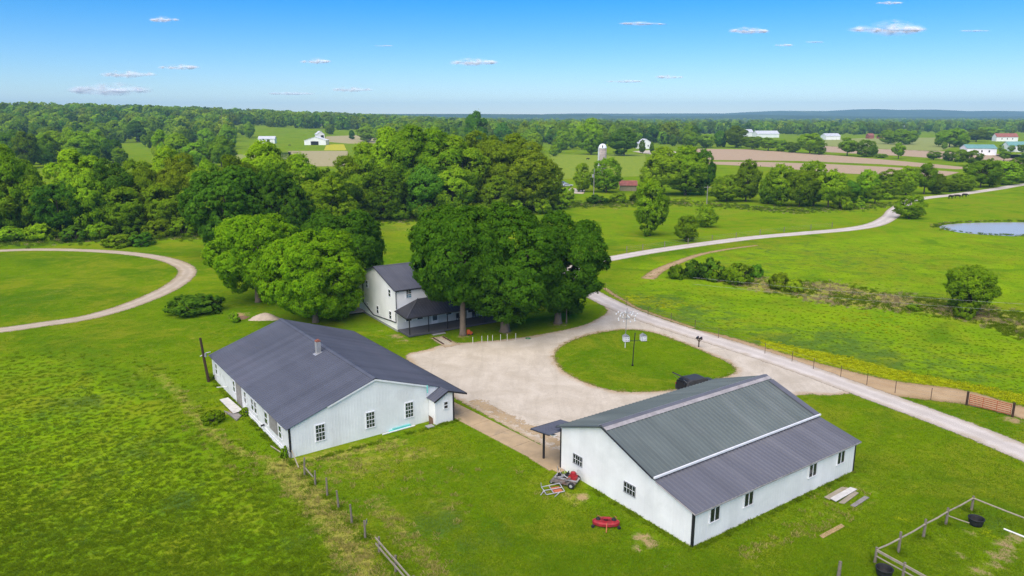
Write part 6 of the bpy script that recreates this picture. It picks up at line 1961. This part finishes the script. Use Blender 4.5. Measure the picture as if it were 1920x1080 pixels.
def blade_material(name, a, b, tip=None):
    m, t, bs = new_mat(name)
    rnd = t.node('ShaderNodeObjectInfo').outputs['Random']
    c = t.mix(rnd, a, b)
    if tip is not None:
        c = t.mix(t.attr('tone').outputs['Fac'], c, tip)
    t.n.remove(bs)
    # thin blades scatter light every way: shade them as the sward they make up
    df = t.node('ShaderNodeBsdfDiffuse')
    t.l.new(c, df.inputs['Color'])
    nv = t.node('ShaderNodeCombineXYZ')
    nv.inputs[2].default_value = 1.0
    t.l.new(nv.outputs[0], df.inputs['Normal'])
    d2 = t.node('ShaderNodeBsdfDiffuse')
    t.l.new(c, d2.inputs['Color'])
    tr = t.node('ShaderNodeBsdfTranslucent')
    t.l.new(c, tr.inputs['Color'])
    m1 = t.node('ShaderNodeMixShader')
    t.l.new(d2.outputs[0], m1.inputs[1])
    t.l.new(tr.outputs[0], m1.inputs[2])
    mx = t.node('ShaderNodeMixShader')
    mx.inputs[0].default_value = 0.35
    t.l.new(df.outputs[0], mx.inputs[1])
    t.l.new(m1.outputs[0], mx.inputs[2])
    t.l.new(mx.outputs[0], t.n['Material Output'].inputs['Surface'])
    return m

def tuft_mesh(seed, n, rad_, h, w, lean=0.5, flower=0.0):
    r = np.random.default_rng(seed)
    a = r.uniform(0, 6.28, n)
    q = rad_ * np.sqrt(r.uniform(0, 1, n))
    base = np.stack([q * np.cos(a), q * np.sin(a), np.zeros(n)], 1)
    d = r.uniform(0, 6.28, n)
    hh = h * r.uniform(0.55, 1.15, n)
    tip = base + np.stack([np.cos(d) * lean * hh, np.sin(d) * lean * hh, hh * (1 - 0.3 * lean)], 1)
    side = np.stack([-np.sin(d), np.cos(d), np.zeros(n)], 1) * (w * r.uniform(0.6, 1.3, n) / 2)[:, None]
    mid = (base * 0.45 + tip * 0.55) + np.array([0, 0, 1]) * (hh * 0.12)[:, None]
    V = np.stack([base - side, base + side, mid + side * 0.8, tip, mid - side * 0.8], 1).reshape(-1, 3)
    me = bpy.data.meshes.new('tuft')
    k = np.arange(n) * 5
    F = [(i, i + 1, i + 2, i + 3, i + 4) for i in k]
    me.from_pydata(V.tolist(), [], F)
    tone = np.tile([0, 0, 0.0, 1.0 if flower else 0, 0], n).astype(float)
    set_attr(me, 'tone', tone)
    me.update()
    return me

def ring_points(n, umin, umax, dmin, dmax):
    """ground points spread evenly over the picture of the ground, i.e. denser near by"""
    k = max(2, int(math.sqrt(n * (umax - umin) / 1400)))
    m_ = max(2, n // k)
    gu, gd = np.meshgrid(np.arange(k), np.arange(m_))
    gu = (gu.ravel() + rng.uniform(0, 1, k * m_)) / k
    gd = (gd.ravel() + rng.uniform(0, 1, k * m_)) / m_
    d = 1 / (1 / dmax + (1 / dmin - 1 / dmax) * gd)
    u_ = umin + (umax - umin) * gu
    q = np.stack([(u_ - 960) / FPX * d, d], 1)
    return q[rng.permutation(len(q))]

BUILT = [np.array([local(LB, *q)[:2] for q in ((-0.1, -1.3), (16.0, -1.3), (16.0, LL), (-0.1, LL))]), np.array([local(RB, *q)[:2] for q in ((-0.05, -0.05), (BL, -0.05), (BL, BW + 3), (-0.05, BW + 3))]), np.array([local(HB, *q)[:2] for q in ((0, -3.4), (HL, -3.4), (HL, HW), (0, HW))])]
PATH_POLY = np.array([p0 - walk_dir * 0.6, p0 - walk_dir * 0.6 + walk_n * 2.3, p0 + walk_dir * 20.4 + walk_n * 2.3, p0 + walk_dir * 20.4])
def bare(P, g=0.0):
    """True where no grass grows"""
    b = (np.minimum(sd_poly(P, YARD), -sd_poly(P, ISLAND)) > g - 0.15) | (d_line(P, ROAD) < 1.8 - g) | (d_line(P, TRACK) < 1.35 - g) | (sd_poly(P, SOIL) > 0.1) | (sd_poly(P, PATH_POLY) > -0.02)
    for q in BUILT:
        b |= sd_poly(P, q) > -0.06
    return b | (sd_poly(P, POND) > 0.0)

B1 = blade_material('lawn_blades', (0.105, 0.200, 0.004), (0.175, 0.270, 0.005))
B2 = blade_material('meadow_blades', (0.140, 0.255, 0.006), (0.215, 0.330, 0.008))
B3 = blade_material('clover_weeds', (0.100, 0.195, 0.024), (0.140, 0.240, 0.024))
B4 = blade_material('dry_reeds', (0.46, 0.38, 0.20), (0.60, 0.50, 0.30))
B5 = blade_material('yellow_flowers', (0.26, 0.36, 0.006), (0.36, 0.42, 0.007), (0.62, 0.60, 0.01))
B6 = blade_material('straw', (0.36, 0.33, 0.09), (0.46, 0.41, 0.13))
def tufts(name, P, h, protos, label, z=0.0):
    pts_ = np.column_stack([P, np.zeros(len(P)) + z])
    scatter(name, pts_, h, protos, label=label, category=None)

lawnP = [(tuft_mesh(1, 16, 0.22, 0.08, 0.03, 0.9), B1), (tuft_mesh(2, 20, 0.28, 0.09, 0.03, 1.0), B1), (tuft_mesh(3, 12, 0.2, 0.10, 0.028, 0.8), B2)]
P = ring_points(60000, -150, 2070, 38, 120)
P = P[~bare(P)]
tl_, dr_, ye_, di_, cl_ = ground_fields(P)
keep = (tl_ < 0.6) & (rng.uniform(size=len(P)) > di_ * 1.3) & (rng.uniform(size=len(P)) > dr_ * 0.6)
tufts('lawn_grass', P[keep], rng.uniform(0.6, 1.35, keep.sum()), lawnP, 'short mown grass of the farmyard lawns')
tallP = [(tuft_mesh(11, 22, 0.36, 0.30, 0.05, 1.1), B2), (tuft_mesh(12, 26, 0.42, 0.36, 0.05, 1.1), B2), (tuft_mesh(13, 20, 0.34, 0.26, 0.045, 1.0), B1), (tuft_mesh(14, 26, 0.38, 0.26, 0.08, 1.1), B3)]
P = ring_points(38000, -200, 2120, 36, 165)
P = P[~bare(P)]
tl_, dr_, ye_, di_, cl_ = ground_fields(P)
keep = (rng.uniform(size=len(P)) < tl_ * 1.1) & (ye_ < 0.5) & (di_ < 0.5) & (rng.uniform(size=len(P)) > dr_ * 0.5)
Pk = P[keep]
ix = np.where(rng.uniform(size=len(Pk)) < cl_[keep] * 0.25, 3, rng.integers(0, 3, len(Pk)))
pts_ = np.column_stack([Pk, np.zeros(len(Pk))])
big = 0.5 + 0.5 * np.sin(Pk[:, 0] * 0.9 + 2 * np.sin(Pk[:, 1] * 0.35)) * np.sin(Pk[:, 1] * 0.6 + 1.7 * np.sin(Pk[:, 0] * 0.31))
scatter('meadow_grass', pts_, rng.uniform(0.35, 0.7, len(Pk)) * np.where(Pk[:, 0] > 10, 0.65, 1.0) + 0.12 * big, tallP, label='tall tufted meadow grass around the farmyard', idx=ix)
# yellow flowering strip
fp = [(tuft_mesh(21, 22, 0.36, 0.28, 0.08, 1.0, 1.0), B5), (tuft_mesh(22, 20, 0.36, 0.25, 0.08, 1.1, 1.0), B5)]
P = ring_points(34000, 1100, 2100, 55, 115)
tl_, dr_, ye_, di_, cl_ = ground_fields(P)
P = P[(rng.uniform(size=len(P)) < ye_ * 0.6) & ~bare(P)]
tufts('yellow_flowers', P, rng.uniform(0.35, 0.75, len(P)), fp, 'yellow flowering weeds along the soil path')
# straw tufts on the dry streaks
sp_ = [(tuft_mesh(31, 20, 0.26, 0.20, 0.03, 0.9), B6)]
P = ring_points(40000, 300, 1700, 38, 75)
tl_, dr_, ye_, di_, cl_ = ground_fields(P)
P = P[(rng.uniform(size=len(P)) < dr_ * 0.22) & ~bare(P)]
tufts('dry_grass', P, rng.uniform(0.6, 1.2, len(P)), sp_, 'straw coloured dry grass along the old fence posts')
# reeds of the wet meadow
RE = REEDS
rp = [(tuft_mesh(41, 18, 0.4, 0.5, 0.045, 0.7), B4), (tuft_mesh(42, 16, 0.4, 0.42, 0.045, 0.8), B4), (tuft_mesh(43, 20, 0.4, 0.5, 0.05, 0.7), B2), (tuft_mesh(44, 24, 0.4, 0.5, 0.08, 0.6), B3)]
P = ring_points(60000, 1330, 2060, 80, 150)
P = P[sd_poly(P, RE) > rng.uniform(-1.5, 1.5, len(P))]
pn = np.sin(P[:, 0] * 0.5) * np.sin(P[:, 1] * 0.37 + 1) + rng.normal(0, 0.5, len(P))
P, pn = P[:2400], pn[:2400]
scatter('reeds', np.column_stack([P, np.zeros(len(P))]), rng.uniform(0.45, 0.95, len(P)), rp[:3], label='tan dry reeds and weeds in the wet meadow', idx=np.where(pn > 0.1, rng.integers(0, 2, len(P)), 2))
# pond rushes, tan weeds beyond the track and rank growth along the wood edge
P = []
for a in POND[::1]:
    for _ in range(10):
        P.append(a + rng.normal(0, 1.3, 2))
for _ in range(900):
    P.append(flat(rng.uniform(195, 290), rng.uniform(440, 456)))
for _ in range(2600):
    x = rng.uniform(640, 1290)
    P.append(flat(x, np.interp(x, [640, 900, 1060, 1290], [414, 410, 384, 380]) + rng.normal(0, 3.5)))
for _ in range(1500):
    x = rng.uniform(-40, 640)
    P.append(flat(x, np.interp(x, [-40, 200, 370, 640], [456, 448, 444, 430]) + rng.normal(0, 4)))
for _ in range(900):
    x = rng.uniform(1290, 1690)
    P.append(flat(x, np.interp(x, [1290, 1500, 1690], [382, 396, 384]) + rng.normal(0, 3)))
P = np.array(P)
P = P[(sd_poly(P, POND) < 0.2) & (d_line(P, ROAD) > 2.5)]
ix = np.where(rng.uniform(size=len(P)) < 0.12, rng.integers(0, 2, len(P)), rng.integers(2, 4, len(P)))
scatter('rank_weeds', np.column_stack([P, np.zeros(len(P))]), rng.uniform(0.5, 1.2, len(P)), rp, label='rank tall weeds along the pond and wood edges', idx=ix)
# unmown fringes: building feet, posts, island and road edges
P = []
for q in BUILT[:2]:
    for a, b in zip(q, np.roll(q, -1, 0)):
        L_ = np.linalg.norm(b - a)
        nn = np.array([b[1] - a[1], a[0] - b[0]]) / L_
        for s in rng.uniform(0, 1, int(L_ * 7)):
            P.append(a + (b - a) * s + nn * abs(rng.normal(0.14, 0.12)))
for fpost, _, _ in pdat:
    for _ in range(14):
        P.append(gp(*fpost)[:2] + rng.normal(0, 0.22, 2))
for a in C5:
    for _ in range(14):
        P.append(a[:2] + rng.normal(0, 0.25, 2))
P = np.array(P)
P = P[~bare(P)]
scatter('fringe_grass', np.column_stack([P, np.zeros(len(P))]), rng.uniform(0.35, 0.85, len(P)), tallP, label='unmown grass fringe at the foot of walls and posts', idx=rng.integers(0, 3, len(P)))
P = []
for a in curve(ISLAND, 0.5, True):
    for _ in range(3):
        P.append(a + rng.normal(0, 0.16, 2))
P = np.array(P)
scatter('edge_grass', np.column_stack([P, np.zeros(len(P))]), rng.uniform(0.5, 1.1, len(P)), [lawnP[0], (sp_[0][0], B6)], label='grass and straw along the edge of the grass island', idx=(rng.uniform(size=len(P)) < 0.35).astype(int))
# loose stones of the yard
st_me = MB().lathe([(0.01, -0.3), (0.7, -0.2), (1.0, 0.05), (0.6, 0.45), (0.01, 0.55)], 6)
sm = bpy.data.meshes.new('stone')
sm.from_pydata(st_me.v, [], st_me.f)
P = ring_points(2600, 760, 1560, 55, 105)
P = P[(np.minimum(sd_poly(P, YARD), -sd_poly(P, ISLAND)) > 0.1)]
SM = blade_material('stone', (0.32, 0.28, 0.23), (0.66, 0.62, 0.56))
scatter('loose_stones', np.column_stack([P, np.zeros(len(P)) + 0.015]), rng.uniform(0.015, 0.05, len(P)) ** 1.0, [(sm, SM)], label='loose pale stones on the gravel yard')

# ------------------------------------------------------------------ clouds and haze
def cloud_material():
    m, t, b = new_mat('cloud_vapour')
    t.n.remove(b)
    co = t.coord('Object')
    n = t.noise(2.6, 3, 0.55, t.coord('Object', (1, 1, 3)), 0.6)
    d, tp, mx2 = (t.node(x) for x in ('ShaderNodeBsdfDiffuse', 'ShaderNodeBsdfTransparent', 'ShaderNodeMixShader'))
    d.inputs[0].default_value = (0.99, 0.99, 0.99, 1)
    nv = t.node('ShaderNodeCombineXYZ')           # vapour scatters evenly: lit the same on every side
    nv.inputs[1].default_value, nv.inputs[2].default_value = -0.55, 0.83
    t.l.new(nv.outputs[0], d.inputs['Normal'])
    t.l.new(t.math('MULTIPLY', t.attr('tone').outputs['Fac'], t.ramp(n, 0.36, 0.66, 0.0, 1.0)), mx2.inputs[0])
    t.l.new(tp.outputs[0], mx2.inputs[1])
    t.l.new(d.outputs[0], mx2.inputs[2])
    t.l.new(mx2.outputs[0], t.n['Material Output'].inputs['Surface'])
    return m
CM = cloud_material()
def cloud_mesh(seed):
    """a few lumps, each of nested shells of thin vapour that grow denser towards the heart"""
    r = np.random.default_rng(seed)
    mb = MB()
    tone = []
    n, m_ = 30, 10
    for lump in range(5):
        cx_ = (0.0, -0.42, 0.40, -0.75, 0.72)[lump] + r.normal(0, 0.06)
        sz = (0.62, 0.46, 0.44, 0.30, 0.28)[lump] * r.uniform(0.8, 1.2)
        ph = r.uniform(0, 6.28, 8)
        for k, s in enumerate((1.0, 0.82, 0.64, 0.46, 0.28)):
            o = len(mb.v)
            for j in range(m_ + 1):
                b = -math.pi / 2 + math.pi * j / m_
                for i in range(n):
                    a = 2 * math.pi * i / n
                    w_ = 1 + 0.16 * math.sin(3 * a + ph[0]) + 0.10 * math.sin(5 * a + ph[1] + 2 * b) + 0.07 * math.sin(9 * a + ph[2] + 3 * b)
                    z = math.sin(b) * (0.30 if b > 0 else 0.17) * sz * s * (1 + 0.3 * math.sin(4 * math.cos(a) * 1.7 + ph[3]))
                    mb.v.append((cx_ + sz * s * w_ * math.cos(b) * math.cos(a), r.normal(0, 0.002) + 0.6 * sz * s * w_ * math.cos(b) * math.sin(a), z))
                    tone.append((0.05, 0.09, 0.15, 0.24, 0.4)[k])
            for j in range(m_):
                for i in range(n):
                    a, b = o + j * n + i, o + j * n + (i + 1) % n
                    mb.f.append((a, b, b + n, a + n))
    me = bpy.data.meshes.new('cloud')
    me.from_pydata(mb.v, [], mb.f)
    for p_ in me.polygons:
        p_.use_smooth = True
    set_attr(me, 'tone', np.array(tone))
    me.materials.append(CM)
    return me
cmesh = [cloud_mesh(k) for k in range(4)]
cl = (((895, 118), 86, 'small white cloud high above the middle of the wood'), ((305, 38), 52, 'small bright cloud highest at the shed side of the sky'), ((240, 141), 88, 'streaky white cloud above the skyline wood, lower than its neighbour'),
      ((336, 127), 66, 'small cloud just above and beside the streaky one'), ((195, 171), 150, 'long flat cloud lowest over the skyline wood'), ((595, 116), 52, 'small white cloud above the far white barns'), ((660, 169), 62, 'low flat cloud over the stubble field'),
      ((1255, 145), 46, 'small lone cloud above the broad olive tree'), ((1410, 59), 76, 'thin cloud high above the field hedge'), ((1672, 57), 128, 'largest white cloud, high above the blue hills'), ((1668, 6), 40, 'small cloud at the top edge of the sky'),
      ((1470, 85), 30, 'tiny cloud below the thin high cloud'), ((1530, 79), 34, 'tiny faint cloud beside the largest cloud'), ((1200, 45), 78, 'faint wispy cloud high in the middle sky'), ((1828, 58), 46, 'faint small cloud beyond the largest cloud'),
      ((720, 86), 30, 'faint tiny cloud above the low flat cloud'), ((540, 176), 80, 'very faint low streak above the far barns'), ((1175, 153), 60, 'very faint streak beside the lone small cloud'))
for k, ((u_, v_), w_, lb) in enumerate(cl):
    d = ray(u_, v_)
    T = 13000 / d[1]
    pos = np.array([0, 0, CAM_H]) + d * T
    s = w_ / FPX * T / 2
    o = link('cloud', cmesh[k % 4], None, None, label=lb, category='cloud', group='small clouds')
    faint = 'faint' in lb
    o.location, o.rotation_euler = pos, (0, 0, float(rng.uniform(-0.15, 0.15)) + (math.pi if k % 3 == 1 else 0))
    o.scale = (s * 1.15, s, s * (0.5 if faint else 1.1))

hm, ht, hb = new_mat('haze_air')
ht.n.remove(hb)
pvn = ht.node('ShaderNodeVolumePrincipled')
pvn.inputs['Color'].default_value = (0.42, 0.74, 1.0, 1)
pvn.inputs['Density'].default_value = 0.00012
pvn.inputs['Anisotropy'].default_value = -0.15
ht.l.new(pvn.outputs[0], ht.n['Material Output'].inputs['Volume'])
MB().box(-9200, 9200, -9200, 9200, -4.0, 190).build('haze', hm, None, kind='stuff', label='thin blue summer haze over the land')
